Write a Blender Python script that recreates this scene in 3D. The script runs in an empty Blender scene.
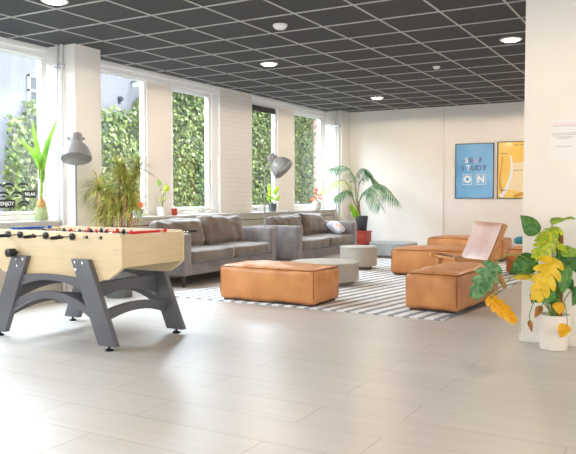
import bpy, bmesh, math, random
from mathutils import Vector, Matrix, noise
random.seed(11)
PI = math.pi
S = bpy.context.scene
COL = S.collection
ZC = 2.835                      # ceiling height
XW = -6.42                      # inner face of the window wall
YB = 13.32                      # back wall
YP = 5.737                      # face of the near partition wall

# ------------------------------------------------------------------ camera
cd = bpy.data.cameras.new('camera'); cam = bpy.data.objects.new('camera', cd); COL.objects.link(cam)
cd.sensor_width = 36; cd.lens = 36 * 710 / 576; cd.clip_start = 0.05; cd.clip_end = 200
cam.location = (0, 0, 1.15)
cam.rotation_euler = (math.radians(90 - 2.58), 0, math.radians(29.5))
S.camera = cam

# ------------------------------------------------------------------ world, sun, big lights, exposure
W = bpy.data.worlds.new('world'); S.world = W; W.use_nodes = True
bg = W.node_tree.nodes['Background']
bg.inputs[0].default_value = (0.80, 0.90, 1.0, 1); bg.inputs[1].default_value = 2.2
def light(kind, name, loc, energy, color=(1, 1, 1), rot=(0, 0, 0), **kw):
    d = bpy.data.lights.new(name, kind); d.energy = energy; d.color = color
    for k, v in kw.items(): setattr(d, k, v)
    o = bpy.data.objects.new(name, d); o.location = loc; o.rotation_euler = rot; COL.objects.link(o)
    return o
sun = light('SUN', 'sun', (6, 12, 14), 1.6, (1.0, 0.95, 0.86), angle=math.radians(3))
sun.rotation_euler = Vector((-1.0, -0.45, -1.15)).to_track_quat('-Z', 'Y').to_euler()
# added fill light behind the camera, and daylight of the window beside it
light('AREA', 'front_fill', (-1.5, -3.3, 1.6), 85, (1.0, 0.97, 0.92), (math.radians(90), 0, 0),
      shape='RECTANGLE', size=8.5, size_y=2.3)
light('AREA', 'side_window_daylight', (-6.62, 0.6, 1.75), 110, (0.78, 0.89, 1.0), (0, math.radians(-90), 0),
      shape='RECTANGLE', size=1.7, size_y=4.0)
light('AREA', 'far_side_fill', (4.62, 1.0, 1.7), 150, (1.0, 0.94, 0.85), (0, math.radians(90), 0), shape='RECTANGLE', size=1.7, size_y=7.5)  # added unseen fill light, brightens surfaces facing away from the windows
# added light panel standing in for open sky over the yard
sky = light('AREA', 'yard_sky_fill', (-8.9, 7.5, 4.7), 4500, (0.74, 0.87, 1.0), shape='RECTANGLE', size=17.0, size_y=2.6)
sky.rotation_euler = Vector((1.0, 0, -0.6)).to_track_quat('-Z', 'Y').to_euler()
S.view_settings.view_transform = 'Standard'; S.view_settings.look = 'None'
S.view_settings.gamma = 1; S.view_settings.use_curve_mapping = False
S.view_settings.exposure = 0.0
S.cycles.use_denoising = True
S.cycles.max_bounces = 10; S.cycles.diffuse_bounces = 6; S.cycles.transparent_max_bounces = 16
S.cycles.sample_clamp_indirect = 6.0

# ------------------------------------------------------------------ materials
def srgb(r, g, b):
    f = lambda c: (c / 255 / 12.92) if c / 255 <= 0.04045 else ((c / 255 + 0.055) / 1.055) ** 2.4
    return (f(r), f(g), f(b), 1)
def nodes_of(name):
    m = bpy.data.materials.new(name); m.use_nodes = True
    return m, m.node_tree, m.node_tree.nodes['Principled BSDF']
def mat(name, col, rough=0.5, vary=0.0, scale=8.0, bump=0.0, bscale=40.0, metal=0.0, col2=None, spec=0.5, sheen=0.0, stretch=None, trans=0.0):
    m, nt, p = nodes_of(name)
    p.inputs['Base Color'].default_value = col
    p.inputs['Roughness'].default_value = rough
    p.inputs['Metallic'].default_value = metal
    p.inputs['Specular IOR Level'].default_value = spec
    if sheen:
        p.inputs['Sheen Weight'].default_value = sheen
    if trans:
        p.inputs['Transmission Weight'].default_value = trans
    tc = nt.nodes.new('ShaderNodeTexCoord')
    src = tc.outputs['Object']
    if stretch:
        mp = nt.nodes.new('ShaderNodeMapping'); mp.inputs['Scale'].default_value = stretch
        nt.links.new(src, mp.inputs[0]); src = mp.outputs[0]
    if vary or col2:
        n = nt.nodes.new('ShaderNodeTexNoise'); n.inputs['Scale'].default_value = scale; n.inputs['Detail'].default_value = 4
        nt.links.new(src, n.inputs['Vector'])
        r = nt.nodes.new('ShaderNodeValToRGB')
        c2 = col2 or tuple(min(1, c * (1 + vary)) for c in col[:3]) + (1,)
        c1 = col if col2 else tuple(c * (1 - vary) for c in col[:3]) + (1,)
        r.color_ramp.elements[0].position = 0.3; r.color_ramp.elements[1].position = 0.7
        r.color_ramp.elements[0].color = c1; r.color_ramp.elements[1].color = c2
        nt.links.new(n.outputs['Fac'], r.inputs[0]); nt.links.new(r.outputs[0], p.inputs['Base Color'])
    if bump:
        n2 = nt.nodes.new('ShaderNodeTexNoise'); n2.inputs['Scale'].default_value = bscale; n2.inputs['Detail'].default_value = 3
        nt.links.new(src, n2.inputs['Vector'])
        b = nt.nodes.new('ShaderNodeBump'); b.inputs['Strength'].default_value = bump; b.inputs['Distance'].default_value = 0.01
        nt.links.new(n2.outputs['Fac'], b.inputs['Height']); nt.links.new(b.outputs[0], p.inputs['Normal'])
    return m
def emissive(name, col, strength):
    m, nt, p = nodes_of(name)
    p.inputs['Base Color'].default_value = (0.9, 0.9, 0.9, 1)
    p.inputs['Emission Color'].default_value = col; p.inputs['Emission Strength'].default_value = strength
    return m
M = {}
M['plaster'] = mat('plaster', (0.80, 0.765, 0.715, 1), 0.75, 0.02, 3)
M['cream'] = mat('cream_plaster', (0.80, 0.745, 0.67, 1), 0.75, 0.02, 3)
M['white_paint'] = mat('white_paint', (0.86, 0.85, 0.83, 1), 0.42, 0.015, 4)
M['panel'] = mat('panel', (0.79, 0.74, 0.67, 1), 0.6, 0.02, 3)
M['ledge_top'] = mat('ledge_top', srgb(196, 194, 188), 0.35, 0.05, 10)
M['ledge_front'] = mat('ledge_front', srgb(200, 192, 180), 0.5, 0.04, 5)
M['tile'] = mat('ceiling_tile', (0.047, 0.048, 0.052, 1), 0.8, 0.22, 60, 0.15, 160)
M['grid'] = mat('ceiling_grid', (0.42, 0.415, 0.40, 1), 0.4)
M['outer_plaster'] = mat('outer_plaster', (0.44, 0.435, 0.48, 1), 0.85, 0.03, 2)
M['soil_ground'] = mat('yard_paving', srgb(92, 92, 90), 0.9, 0.1, 3)
M['leather'] = mat('leather', srgb(190, 122, 68), 0.42, 0.0, 5, 0.12, 90, col2=srgb(212, 148, 90), spec=0.5)
M['leather_seam'] = mat('leather_seam', srgb(128, 74, 38), 0.6)
M['sling'] = mat('sling', srgb(176, 124, 98), 0.26, 0.0, 3, 0.05, 60, col2=srgb(206, 162, 142), spec=0.8)
M['oak'] = mat('oak', srgb(204, 146, 84), 0.45, 0.12, 9, 0.05, 60, stretch=(1, 1, 6))
M['velvet'] = mat('velvet', srgb(100, 92, 92), 0.75, 0.0, 7, 0.3, 30, col2=srgb(128, 119, 118), sheen=0.5)
M['velvet_brown'] = mat('velvet_brown', srgb(86, 72, 60), 0.75, 0.0, 6, 0.4, 22, col2=srgb(116, 101, 88), sheen=0.5)
M['dark_leg'] = mat('dark_leg', srgb(52, 48, 46), 0.5)
M['table_paint'] = mat('table_paint', srgb(176, 170, 158), 0.5, 0.03, 6)
M['table_blue'] = mat('table_blue', srgb(172, 178, 182), 0.5, 0.03, 6)
M['table_base'] = mat('table_base', srgb(140, 132, 120), 0.6)
M['birch'] = mat('birch', srgb(214, 192, 152), 0.38, 0.05, 4, 0.02, 40, stretch=(1, 1, 8))
M['grey_lacquer'] = mat('grey_lacquer', srgb(92, 92, 96), 0.42, 0.05, 6)
M['steel'] = mat('steel', (0.62, 0.62, 0.63, 1), 0.22, metal=1.0)
M['black_plastic'] = mat('black_plastic', srgb(24, 24, 26), 0.35)
M['red_plastic'] = mat('red_plastic', srgb(214, 32, 24), 0.3)
M['blue_plastic'] = mat('blue_plastic', srgb(28, 92, 190), 0.3)
M['green_field'] = mat('green_field', srgb(60, 120, 70), 0.5, 0.05, 5)
M['lamp_grey'] = mat('lamp_grey', srgb(132, 130, 130), 0.38)
M['lamp_dark'] = mat('lamp_dark', srgb(138, 137, 134), 0.40)
M['lamp_inner'] = mat('lamp_inner', (0.85, 0.86, 0.85, 1), 0.5)
M['pipe_paint'] = mat('pipe_paint', (0.62, 0.62, 0.62, 1), 0.35)
M['white_ceramic'] = mat('white_ceramic', (0.72, 0.665, 0.59, 1), 0.28)
M['grey_pot'] = mat('grey_pot', srgb(96, 98, 100), 0.6, 0.06, 8)
M['dark_pot'] = mat('dark_pot', srgb(58, 60, 62), 0.5)
M['soil'] = mat('soil', srgb(54, 40, 30), 0.95, 0.3, 60)
M['red_paint'] = mat('red_paint', srgb(176, 62, 44), 0.5, 0.08, 8)
M['moss'] = mat('moss', srgb(132, 84, 48), 0.95, 0.3, 60, 0.8, 80)
M['stem'] = mat('stem', srgb(120, 140, 66), 0.5)
M['bark'] = mat('bark', srgb(150, 110, 84), 0.85, 0.2, 40)
M['teal'] = mat('teal_fabric', srgb(60, 140, 158), 0.85, 0.08, 30)
M['paper'] = mat('paper', (0.80, 0.755, 0.725, 1), 0.55)
M['ink'] = mat('ink', srgb(186, 174, 168), 0.7)
M['pink_ink'] = mat('pink_ink', srgb(232, 206, 200), 0.7)
M['frame_dark'] = mat('frame_dark', srgb(64, 66, 72), 0.35)
M['poster_navy'] = mat('poster_navy', srgb(66, 92, 128), 0.5)
M['poster_pink'] = mat('poster_pink', srgb(222, 170, 196), 0.5)
M['poster_white'] = mat('poster_white', srgb(236, 242, 246), 0.5)
M['poster_cream'] = mat('poster_cream', srgb(246, 226, 186), 0.5)
M['poster_orange'] = mat('poster_orange', srgb(214, 150, 40), 0.5)
M['sticker_black'] = mat('sticker_black', srgb(26, 26, 28), 0.5)
M['sticker_white'] = mat('sticker_white', (0.85, 0.85, 0.85, 1), 0.5)
M['blind'] = mat('blind', srgb(58, 54, 50), 0.6)
M['bulb'] = mat('bulb_skin', srgb(190, 140, 80), 0.6, 0.2, 30)
M['orange_petal'] = mat('orange_petal', srgb(226, 110, 56), 0.5, 0.15, 20)
M['red_petal'] = mat('red_petal', srgb(200, 50, 44), 0.5, 0.15, 20)
M['glow'] = emissive('lamp_glow', (1.0, 0.80, 0.56, 1), 22.0)
M['plastic_white'] = mat('plastic_white', (0.80, 0.79, 0.77, 1), 0.4)
M['yard_window'] = mat('yard_window', srgb(120, 126, 132), 0.15)
M['pink_brick'] = mat('pink_brick', srgb(206, 176, 168), 0.85, 0.08, 14)

def leafmat(name, c1, c2, scale=30, translucent=0.35):
    m, nt, p = nodes_of(name)
    tc = nt.nodes.new('ShaderNodeTexCoord'); n = nt.nodes.new('ShaderNodeTexNoise'); n.inputs['Scale'].default_value = scale
    r = nt.nodes.new('ShaderNodeValToRGB'); r.color_ramp.elements[0].position = 0.35; r.color_ramp.elements[1].position = 0.65
    r.color_ramp.elements[0].color = c1; r.color_ramp.elements[1].color = c2
    nt.links.new(tc.outputs['Object'], n.inputs['Vector']); nt.links.new(n.outputs['Fac'], r.inputs[0])
    nt.links.new(r.outputs[0], p.inputs['Base Color']); p.inputs['Roughness'].default_value = 0.42
    tr = nt.nodes.new('ShaderNodeBsdfTranslucent'); nt.links.new(r.outputs[0], tr.inputs[0])
    mx = nt.nodes.new('ShaderNodeMixShader'); mx.inputs[0].default_value = translucent
    nt.links.new(p.outputs[0], mx.inputs[1]); nt.links.new(tr.outputs[0], mx.inputs[2])
    nt.links.new(mx.outputs[0], nt.nodes['Material Output'].inputs[0])
    return m
M['leaf_dark'] = leafmat('leaf_dark', srgb(44, 96, 42), srgb(92, 140, 62))
M['leaf_green'] = leafmat('leaf_green', srgb(62, 120, 50), srgb(110, 160, 74))
M['leaf_light'] = leafmat('leaf_light', srgb(128, 170, 66), srgb(176, 200, 90))
M['leaf_yellowgreen'] = leafmat('leaf_yellowgreen', srgb(150, 186, 46), srgb(212, 210, 60))
M['leaf_yellow'] = leafmat('leaf_yellow', srgb(226, 186, 20), srgb(244, 212, 60), 16)
M['leaf_orange'] = leafmat('leaf_orange', srgb(232, 164, 14), srgb(240, 186, 36), 16)
M['leaf_brown'] = leafmat('leaf_brown', srgb(120, 80, 34), srgb(176, 120, 50))
M['leaf_olive'] = leafmat('leaf_olive', srgb(120, 120, 50), srgb(160, 140, 50))
M['leaf_blue'] = leafmat('leaf_blue', srgb(66, 118, 66), srgb(126, 170, 116))
M['leaf_palm'] = leafmat('leaf_palm', srgb(78, 124, 98), srgb(146, 180, 140), 8)
M['leaf_palm_yellow'] = leafmat('leaf_palm_yellow', srgb(190, 200, 110), srgb(214, 216, 150), 8)
M['leaf_lime'] = leafmat('leaf_lime', srgb(120, 180, 40), srgb(176, 214, 70))
M['leaf_strap'] = leafmat('leaf_strap', srgb(86, 140, 44), srgb(146, 188, 72), 6)
M['leaf_dracaena'] = leafmat('leaf_dracaena', srgb(126, 138, 54), srgb(212, 202, 112), 9)
M['leaf_dry'] = leafmat('leaf_dry', srgb(170, 120, 84), srgb(206, 166, 120), 9)

def ivy_mat():
    m, nt, p = nodes_of('ivy_leaf')
    g = nt.nodes.new('ShaderNodeNewGeometry')
    r = nt.nodes.new('ShaderNodeValToRGB'); e = r.color_ramp.elements
    e[0].position = 0.0; e[0].color = srgb(66, 86, 40); e[1].position = 1.0; e[1].color = srgb(198, 196, 138)
    a = e.new(0.5); a.color = srgb(110, 128, 62)
    b = e.new(0.85); b.color = srgb(146, 156, 86)
    nt.links.new(g.outputs['Random Per Island'], r.inputs[0]); nt.links.new(r.outputs[0], p.inputs['Base Color'])
    p.inputs['Roughness'].default_value = 0.5
    return m
M['ivy'] = ivy_mat()

def floor_mat():
    m, nt, p = nodes_of('floor_planks')
    tc = nt.nodes.new('ShaderNodeTexCoord')
    br = nt.nodes.new('ShaderNodeTexBrick'); br.offset = 0.37; br.inputs['Scale'].default_value = 1.0
    br.inputs['Brick Width'].default_value = 1.25; br.inputs['Row Height'].default_value = 0.31
    br.inputs['Mortar Size'].default_value = 0.0022; br.inputs['Mortar Smooth'].default_value = 0.3
    br.inputs['Color1'].default_value = (0.545, 0.51, 0.47, 1); br.inputs['Color2'].default_value = (0.575, 0.54, 0.50, 1)
    br.inputs['Mortar'].default_value = (0.30, 0.26, 0.22, 1)
    nt.links.new(tc.outputs['Object'], br.inputs['Vector'])
    mp = nt.nodes.new('ShaderNodeMapping'); mp.inputs['Scale'].default_value = (0.7, 9, 1)
    nt.links.new(tc.outputs['Object'], mp.inputs[0])
    n = nt.nodes.new('ShaderNodeTexNoise'); n.inputs['Scale'].default_value = 2.2; n.inputs['Detail'].default_value = 6
    nt.links.new(mp.outputs[0], n.inputs['Vector'])
    mx = nt.nodes.new('ShaderNodeMix'); mx.data_type = 'RGBA'; mx.blend_type = 'MULTIPLY'; mx.inputs[0].default_value = 0.35
    r = nt.nodes.new('ShaderNodeValToRGB'); r.color_ramp.elements[0].position = 0.3; r.color_ramp.elements[1].position = 0.7
    r.color_ramp.elements[0].color = (0.78, 0.76, 0.74, 1); r.color_ramp.elements[1].color = (1, 1, 1, 1)
    nt.links.new(n.outputs['Fac'], r.inputs[0])
    nt.links.new(br.outputs['Color'], mx.inputs[6]); nt.links.new(r.outputs[0], mx.inputs[7])
    nt.links.new(mx.outputs[2], p.inputs['Base Color'])
    p.inputs['Roughness'].default_value = 0.36; p.inputs['Specular IOR Level'].default_value = 0.58
    b = nt.nodes.new('ShaderNodeBump'); b.inputs['Strength'].default_value = 0.12; b.inputs['Distance'].default_value = 0.004
    nt.links.new(n.outputs['Fac'], b.inputs['Height']); nt.links.new(b.outputs[0], p.inputs['Normal'])
    return m
M['floor'] = floor_mat()

def brick_mat():
    m, nt, p = nodes_of('painted_brick')
    tc = nt.nodes.new('ShaderNodeTexCoord'); sx = nt.nodes.new('ShaderNodeSeparateXYZ'); cb = nt.nodes.new('ShaderNodeCombineXYZ')
    nt.links.new(tc.outputs['Object'], sx.inputs[0]); nt.links.new(sx.outputs['Y'], cb.inputs[0]); nt.links.new(sx.outputs['Z'], cb.inputs[1])
    br = nt.nodes.new('ShaderNodeTexBrick'); br.inputs['Scale'].default_value = 1
    br.inputs['Brick Width'].default_value = 0.22; br.inputs['Row Height'].default_value = 0.075; br.inputs['Mortar Size'].default_value = 0.006
    br.inputs['Color1'].default_value = (0.80, 0.765, 0.715, 1); br.inputs['Color2'].default_value = (0.78, 0.74, 0.69, 1)
    br.inputs['Mortar'].default_value = (0.72, 0.665, 0.59, 1)
    nt.links.new(cb.outputs[0], br.inputs['Vector']); nt.links.new(br.outputs['Color'], p.inputs['Base Color'])
    b = nt.nodes.new('ShaderNodeBump'); b.invert = True; b.inputs['Strength'].default_value = 0.3; b.inputs['Distance'].default_value = 0.004
    nt.links.new(br.outputs['Fac'], b.inputs['Height']); nt.links.new(b.outputs[0], p.inputs['Normal'])
    p.inputs['Roughness'].default_value = 0.6
    return m
M['brick'] = brick_mat()

def glass_mat():
    m = bpy.data.materials.new('window_glass'); m.use_nodes = True; nt = m.node_tree; nt.nodes.clear()
    o = nt.nodes.new('ShaderNodeOutputMaterial'); t = nt.nodes.new('ShaderNodeBsdfTransparent'); g = nt.nodes.new('ShaderNodeBsdfGlossy')
    g.inputs['Roughness'].default_value = 0.02; t.inputs[0].default_value = (0.97, 0.98, 0.98, 1)
    mx = nt.nodes.new('ShaderNodeMixShader'); mx.inputs[0].default_value = 0.05
    nt.links.new(t.outputs[0], mx.inputs[1]); nt.links.new(g.outputs[0], mx.inputs[2]); nt.links.new(mx.outputs[0], o.inputs[0])
    return m
M['glass'] = glass_mat()
def jar_mat():
    m = bpy.data.materials.new('jar_glass'); m.use_nodes = True; nt = m.node_tree; nt.nodes.clear()
    o = nt.nodes.new('ShaderNodeOutputMaterial'); t = nt.nodes.new('ShaderNodeBsdfTransparent'); g = nt.nodes.new('ShaderNodeBsdfPrincipled')
    g.inputs['Base Color'].default_value = srgb(196, 206, 160); g.inputs['Roughness'].default_value = 0.1
    t.inputs[0].default_value = (0.90, 0.94, 0.82, 1)
    mx = nt.nodes.new('ShaderNodeMixShader'); mx.inputs[0].default_value = 0.45
    nt.links.new(t.outputs[0], mx.inputs[1]); nt.links.new(g.outputs[0], mx.inputs[2]); nt.links.new(mx.outputs[0], o.inputs[0])
    return m
M['jar'] = jar_mat()

def rug_mat():
    m, nt, p = nodes_of('rug_weave')
    tc = nt.nodes.new('ShaderNodeTexCoord'); sx = nt.nodes.new('ShaderNodeSeparateXYZ'); nt.links.new(tc.outputs['Object'], sx.inputs[0])
    def mth(op, a, b=None):
        n = nt.nodes.new('ShaderNodeMath'); n.operation = op
        for i, v in enumerate((a, b)):
            if v is None: continue
            if isinstance(v, (int, float)): n.inputs[i].default_value = v
            else: nt.links.new(v, n.inputs[i])
        return n.outputs[0]
    row = mth('DIVIDE', sx.outputs['Y'], 0.46)
    half = mth('MULTIPLY', mth('MODULO', mth('FLOOR', row), 2.0), 0.5)
    u = mth('SUBTRACT', sx.outputs['X'], mth('MULTIPLY', mth('FRACT', row), 0.085))
    st = mth('FRACT', mth('ADD', mth('ADD', mth('DIVIDE', u, 0.150), half), 60.0))
    r = nt.nodes.new('ShaderNodeValToRGB'); e = r.color_ramp.elements; r.color_ramp.interpolation = 'CONSTANT'
    e[0].position = 0; e[0].color = srgb(236, 235, 233); e[1].position = 0.58; e[1].color = srgb(150, 151, 158)
    nt.links.new(st, r.inputs[0]); nt.links.new(r.outputs[0], p.inputs['Base Color']); p.inputs['Roughness'].default_value = 0.95
    n = nt.nodes.new('ShaderNodeTexNoise'); n.inputs['Scale'].default_value = 220
    nt.links.new(tc.outputs['Object'], n.inputs['Vector'])
    b = nt.nodes.new('ShaderNodeBump'); b.inputs['Strength'].default_value = 0.5; b.inputs['Distance'].default_value = 0.004
    nt.links.new(n.outputs['Fac'], b.inputs['Height']); nt.links.new(b.outputs[0], p.inputs['Normal'])
    return m
M['rug'] = rug_mat()

def print_mat(name, stops, tilt):
    """A printed gradient sheet: soft colour bands across the printed picture."""
    m, nt, p = nodes_of(name)
    tc = nt.nodes.new('ShaderNodeTexCoord'); mp = nt.nodes.new('ShaderNodeMapping'); mp.inputs['Rotation'].default_value = (0, tilt, 0)
    nt.links.new(tc.outputs['Object'], mp.inputs[0])
    n = nt.nodes.new('ShaderNodeTexNoise'); n.inputs['Scale'].default_value = 1.6; n.inputs['Detail'].default_value = 1
    nt.links.new(mp.outputs[0], n.inputs['Vector'])
    r = nt.nodes.new('ShaderNodeValToRGB')
    r.color_ramp.elements[0].position = stops[0][0]; r.color_ramp.elements[0].color = stops[0][1]
    r.color_ramp.elements[1].position = stops[-1][0]; r.color_ramp.elements[1].color = stops[-1][1]
    for pos, c in stops[1:-1]:
        e = r.color_ramp.elements.new(pos); e.color = c
    nt.links.new(n.outputs['Fac'], r.inputs[0]); nt.links.new(r.outputs[0], p.inputs['Base Color'])
    p.inputs['Roughness'].default_value = 0.25; p.inputs['Coat Weight'].default_value = 0.5; p.inputs['Coat Roughness'].default_value = 0.08
    return m
M['print_blue'] = print_mat('print_blue', [(0.3, srgb(74, 148, 204)), (0.7, srgb(112, 176, 220))], 0.5)
M['print_yellow'] = print_mat('print_yellow', [(0.3, srgb(240, 186, 44)), (0.7, srgb(244, 204, 84))], 0.3)

# ------------------------------------------------------------------ mesh helpers
class MB:
    def __init__(s): s.v = []; s.f = []
    def add(s, vs, fs):
        k = len(s.v); s.v += [tuple(x) for x in vs]; s.f += [tuple(i + k for i in f) for f in fs]; return s
    def box(s, x0, x1, y0, y1, z0, z1):
        v = [(x, y, z) for z in (z0, z1) for y in (y0, y1) for x in (x0, x1)]
        return s.add(v, [(0, 2, 3, 1), (4, 5, 7, 6), (0, 1, 5, 4), (1, 3, 7, 5), (3, 2, 6, 7), (2, 0, 4, 6)])
    def prism(s, pts, axis, a, b):
        """pts 2D outline; extruded along axis from a to b"""
        mk = {'y': lambda p, t: (p[0], t, p[1]), 'x': lambda p, t: (t, p[0], p[1]), 'z': lambda p, t: (p[0], p[1], t)}[axis]
        n = len(pts)
        v = [mk(p, a) for p in pts] + [mk(p, b) for p in pts]
        return s.add(v, [tuple(range(n)), tuple(range(2 * n - 1, n - 1, -1))] + [(i, i + n, (i + 1) % n + n, (i + 1) % n) for i in range(n)])
    def tube(s, pts, rad, n=10, caps=True):
        pts = [Vector(p) for p in pts]
        if not isinstance(rad, (list, tuple)): rad = [rad] * len(pts)
        up = None; vs = []; fs = []
        for i, p in enumerate(pts):
            t = (pts[min(i + 1, len(pts) - 1)] - pts[max(i - 1, 0)]).normalized()
            if up is None:
                up = Vector((0, 0, 1)) if abs(t.z) < 0.9 else Vector((1, 0, 0))
            a = t.cross(up).normalized(); b = a.cross(t).normalized(); up = b
            for k in range(n):
                th = 2 * PI * k / n
                vs.append(p + (a * math.cos(th) + b * math.sin(th)) * rad[i])
        for i in range(len(pts) - 1):
            for k in range(n):
                fs.append((i * n + k, i * n + (k + 1) % n, (i + 1) * n + (k + 1) % n, (i + 1) * n + k))
        if caps:
            fs.append(tuple(range(n - 1, -1, -1))); m = (len(pts) - 1) * n; fs.append(tuple(m + k for k in range(n)))
        return s.add(vs, fs)
    def lathe(s, prof, n=32, c=(0, 0, 0), axis=None):
        """prof: (r, z) list; axis: optional direction of local z"""
        R = Matrix.Identity(3)
        if axis is not None: R = Vector((0, 0, 1)).rotation_difference(Vector(axis)).to_matrix()
        c = Vector(c); vs = []; fs = []
        for r, z in prof:
            for k in range(n):
                th = 2 * PI * k / n; vs.append(c + R @ Vector((r * math.cos(th), r * math.sin(th), z)))
        for i in range(len(prof) - 1):
            for k in range(n):
                fs.append((i * n + k, i * n + (k + 1) % n, (i + 1) * n + (k + 1) % n, (i + 1) * n + k))
        if prof[0][0] > 1e-5: fs.append(tuple(range(n - 1, -1, -1)))
        m = (len(prof) - 1) * n
        if prof[-1][0] > 1e-5: fs.append(tuple(m + k for k in range(n)))
        return s.add(vs, fs)
    def puff(s, c, h, r=0.04, b=(0.0, 0.0, 0.0), n=10, wr=0.0, seed=0.0, under=False):
        """upholstered block: centre c, half sizes h, corner radius r, bulge b on x, y, z faces, wrinkles wr"""
        bm = bmesh.new(); bmesh.ops.create_cube(bm, size=2.0)
        bmesh.ops.subdivide_edges(bm, edges=bm.edges[:], cuts=n, use_grid_fill=True)
        c = Vector(c); out = []
        for v in bm.verts:
            u = v.co.copy()
            # bring grid lines near the edges so corners round well
            w = Vector([math.copysign(abs(a) ** 0.8, a) for a in u])
            p = Vector([w[i] * h[i] for i in range(3)])
            q = Vector([max(-(h[i] - r), min(h[i] - r, p[i])) for i in range(3)])
            d = p - q
            if d.length > 1e-7: p = q + d.normalized() * r
            for i in range(3):
                j, k = (i + 1) % 3, (i + 2) % 3
                if abs(u[i]) > 0.5 and not (i == 2 and u[i] < 0 and not under):
                    p[i] += math.copysign(1, u[i]) * b[i] * max(0, 1 - u[j] ** 2) * max(0, 1 - u[k] ** 2) * abs(u[i]) ** 4
            if wr:
                nn = noise.noise_vector(p * 6 + Vector((seed, seed * 1.7, 0))) + 0.5 * noise.noise_vector(p * 13 + Vector((seed, 3, 1)))
                p += nn * wr
            out.append(p + c)
        bm.verts.index_update()
        s.add(out, [tuple(v.index for v in f.verts) for f in bm.faces]); bm.free(); return s
    def build(s, name, m, parent=None, smooth=False, bevel=0.0, angle=40, recalc=True):
        me = bpy.data.meshes.new(name); me.from_pydata(s.v, [], s.f)
        if recalc or bevel:
            bm = bmesh.new(); bm.from_mesh(me)
            if bevel:
                ed = [e for e in bm.edges if len(e.link_faces) == 2 and e.calc_face_angle(0) > 0.6]
                bmesh.ops.bevel(bm, geom=ed, offset=bevel, segments=2, affect='EDGES', profile=0.6)
            bmesh.ops.recalc_face_normals(bm, faces=bm.faces[:]); bm.to_mesh(me); bm.free()
        me.materials.append(m)
        if smooth or bevel:
            me.polygons.foreach_set('use_smooth', [True] * len(me.polygons))
            me.set_sharp_from_angle(angle=math.radians(angle))
        o = bpy.data.objects.new(name, me); COL.objects.link(o)
        if parent: o.parent = parent
        return o
def tag(o, label=None, cat=None, group=None, kind=None):
    if label: o['label'] = label
    if cat: o['category'] = cat
    if group: o['group'] = group
    if kind: o['kind'] = kind
    return o
def thing(name, label, cat, loc, rz=0.0, group=None):
    o = bpy.data.objects.new(name, None); o.empty_display_size = 0.1; COL.objects.link(o)
    o.location = loc; o.rotation_euler = (0, 0, rz)
    return tag(o, label, cat, group)
def struct(o): o['kind'] = 'structure'; return o
def dup(root, loc, label, rz=None):
    r = root.copy(); COL.objects.link(r); r.location = loc; r['label'] = label
    if rz is not None: r.rotation_euler = (0, 0, rz)
    for ch in list(root.children):
        c = ch.copy(); COL.objects.link(c); c.parent = r
        for g in list(ch.children):
            d = g.copy(); COL.objects.link(d); d.parent = c
    return r
def text_mesh(name, body, size, m, parent, origin, xdir, zdir, extrude=0.001, align='CENTER', bold=0.0):
    """flat lettering standing in the plane xdir/zdir"""
    cu = bpy.data.curves.new(name + '_curve', 'FONT'); cu.body = body; cu.size = size; cu.extrude = extrude
    cu.align_x = align; cu.align_y = 'CENTER'; cu.offset = bold
    t = bpy.data.objects.new('tmp', cu); COL.objects.link(t)
    dg = bpy.context.evaluated_depsgraph_get(); dg.update()
    me = bpy.data.meshes.new_from_object(t.evaluated_get(dg)); bpy.data.objects.remove(t)
    X = Vector(xdir); Z = Vector(zdir); N = X.cross(Z)
    R = Matrix((X, Z, N)).transposed().to_4x4(); me.transform(Matrix.Translation(Vector(origin)) @ R)
    me.materials.clear(); me.materials.append(m); me.name = name
    o = bpy.data.objects.new(name, me); COL.objects.link(o); o.parent = parent; return o
def bez(pts, n=14):
    """smooth curve through the points (Catmull-Rom)"""
    P = [Vector(p) for p in pts]; P = [P[0] * 2 - P[1]] + P + [P[-1] * 2 - P[-2]]; out = []
    segs = len(P) - 3
    for i in range(segs):
        a, b, c, d = P[i:i + 4]; m = max(2, n // segs)
        for k in range(m + (1 if i == segs - 1 else 0)):
            t = k / m
            out.append(0.5 * ((2 * b) + (c - a) * t + (2 * a - 5 * b + 4 * c - d) * t * t + (3 * b - a - 3 * c + d) * t ** 3))
    return out

# ------------------------------------------------------------------ the setting: shell
XR, YF = 4.5, -3.6
struct(MB().box(-6.75, XR + 0.2, YF - 0.2, YB + 0.2, -0.12, 0).build('floor', M['floor']))
ce = struct(MB().box(-6.75, XR + 0.2, YF - 0.2, YB + 0.2, ZC, ZC + 0.12).build('ceiling', M['tile']))
g = MB(); bw = 0.0095
gx = [-3.234 + 0.5985 * k for k in range(-5, 14)]; gy = [7.03 + 0.6 * k for k in range(-18, 11)]
for x in gx: g.box(x - bw, x + bw, YF, YB, ZC - 0.006, ZC + 0.001)
for y in gy: g.box(-6.42, XR, y - bw, y + bw, ZC - 0.007, ZC + 0.001)
g.build('ceiling_grid', M['grid'], ce)
struct(MB().box(-6.75, XR + 0.2, YB, YB + 0.2, 0, ZC).build('wall_back', M['plaster']))
fw = MB(); fw.box(XR, XR + 0.2, YF, YP, 0, 0.8); fw.box(XR, XR + 0.2, YF, YP, 2.6, ZC); fw.box(XR, XR + 0.2, YF, -2.9, 0.8, 2.6); fw.box(XR, XR + 0.2, 4.9, YP, 0.8, 2.6)  # opening added in this wall for the far fill light
struct(fw.build('wall_far_side', M['plaster']))
pw = struct(MB().box(-1.135, XR + 0.2, YP, YP + 0.22, 0, ZC).build('wall_right', M['cream']))
struct(MB().box(-1.147, XR, YP - 0.014, YP + 0.23, 0, 0.065).build('baseboard_right', M['cream'], bevel=0.004))
struct(MB().box(-6.0, XR, YB - 0.014, YB, 0, 0.085).build('baseboard_back', M['white_paint'], bevel=0.004))
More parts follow.
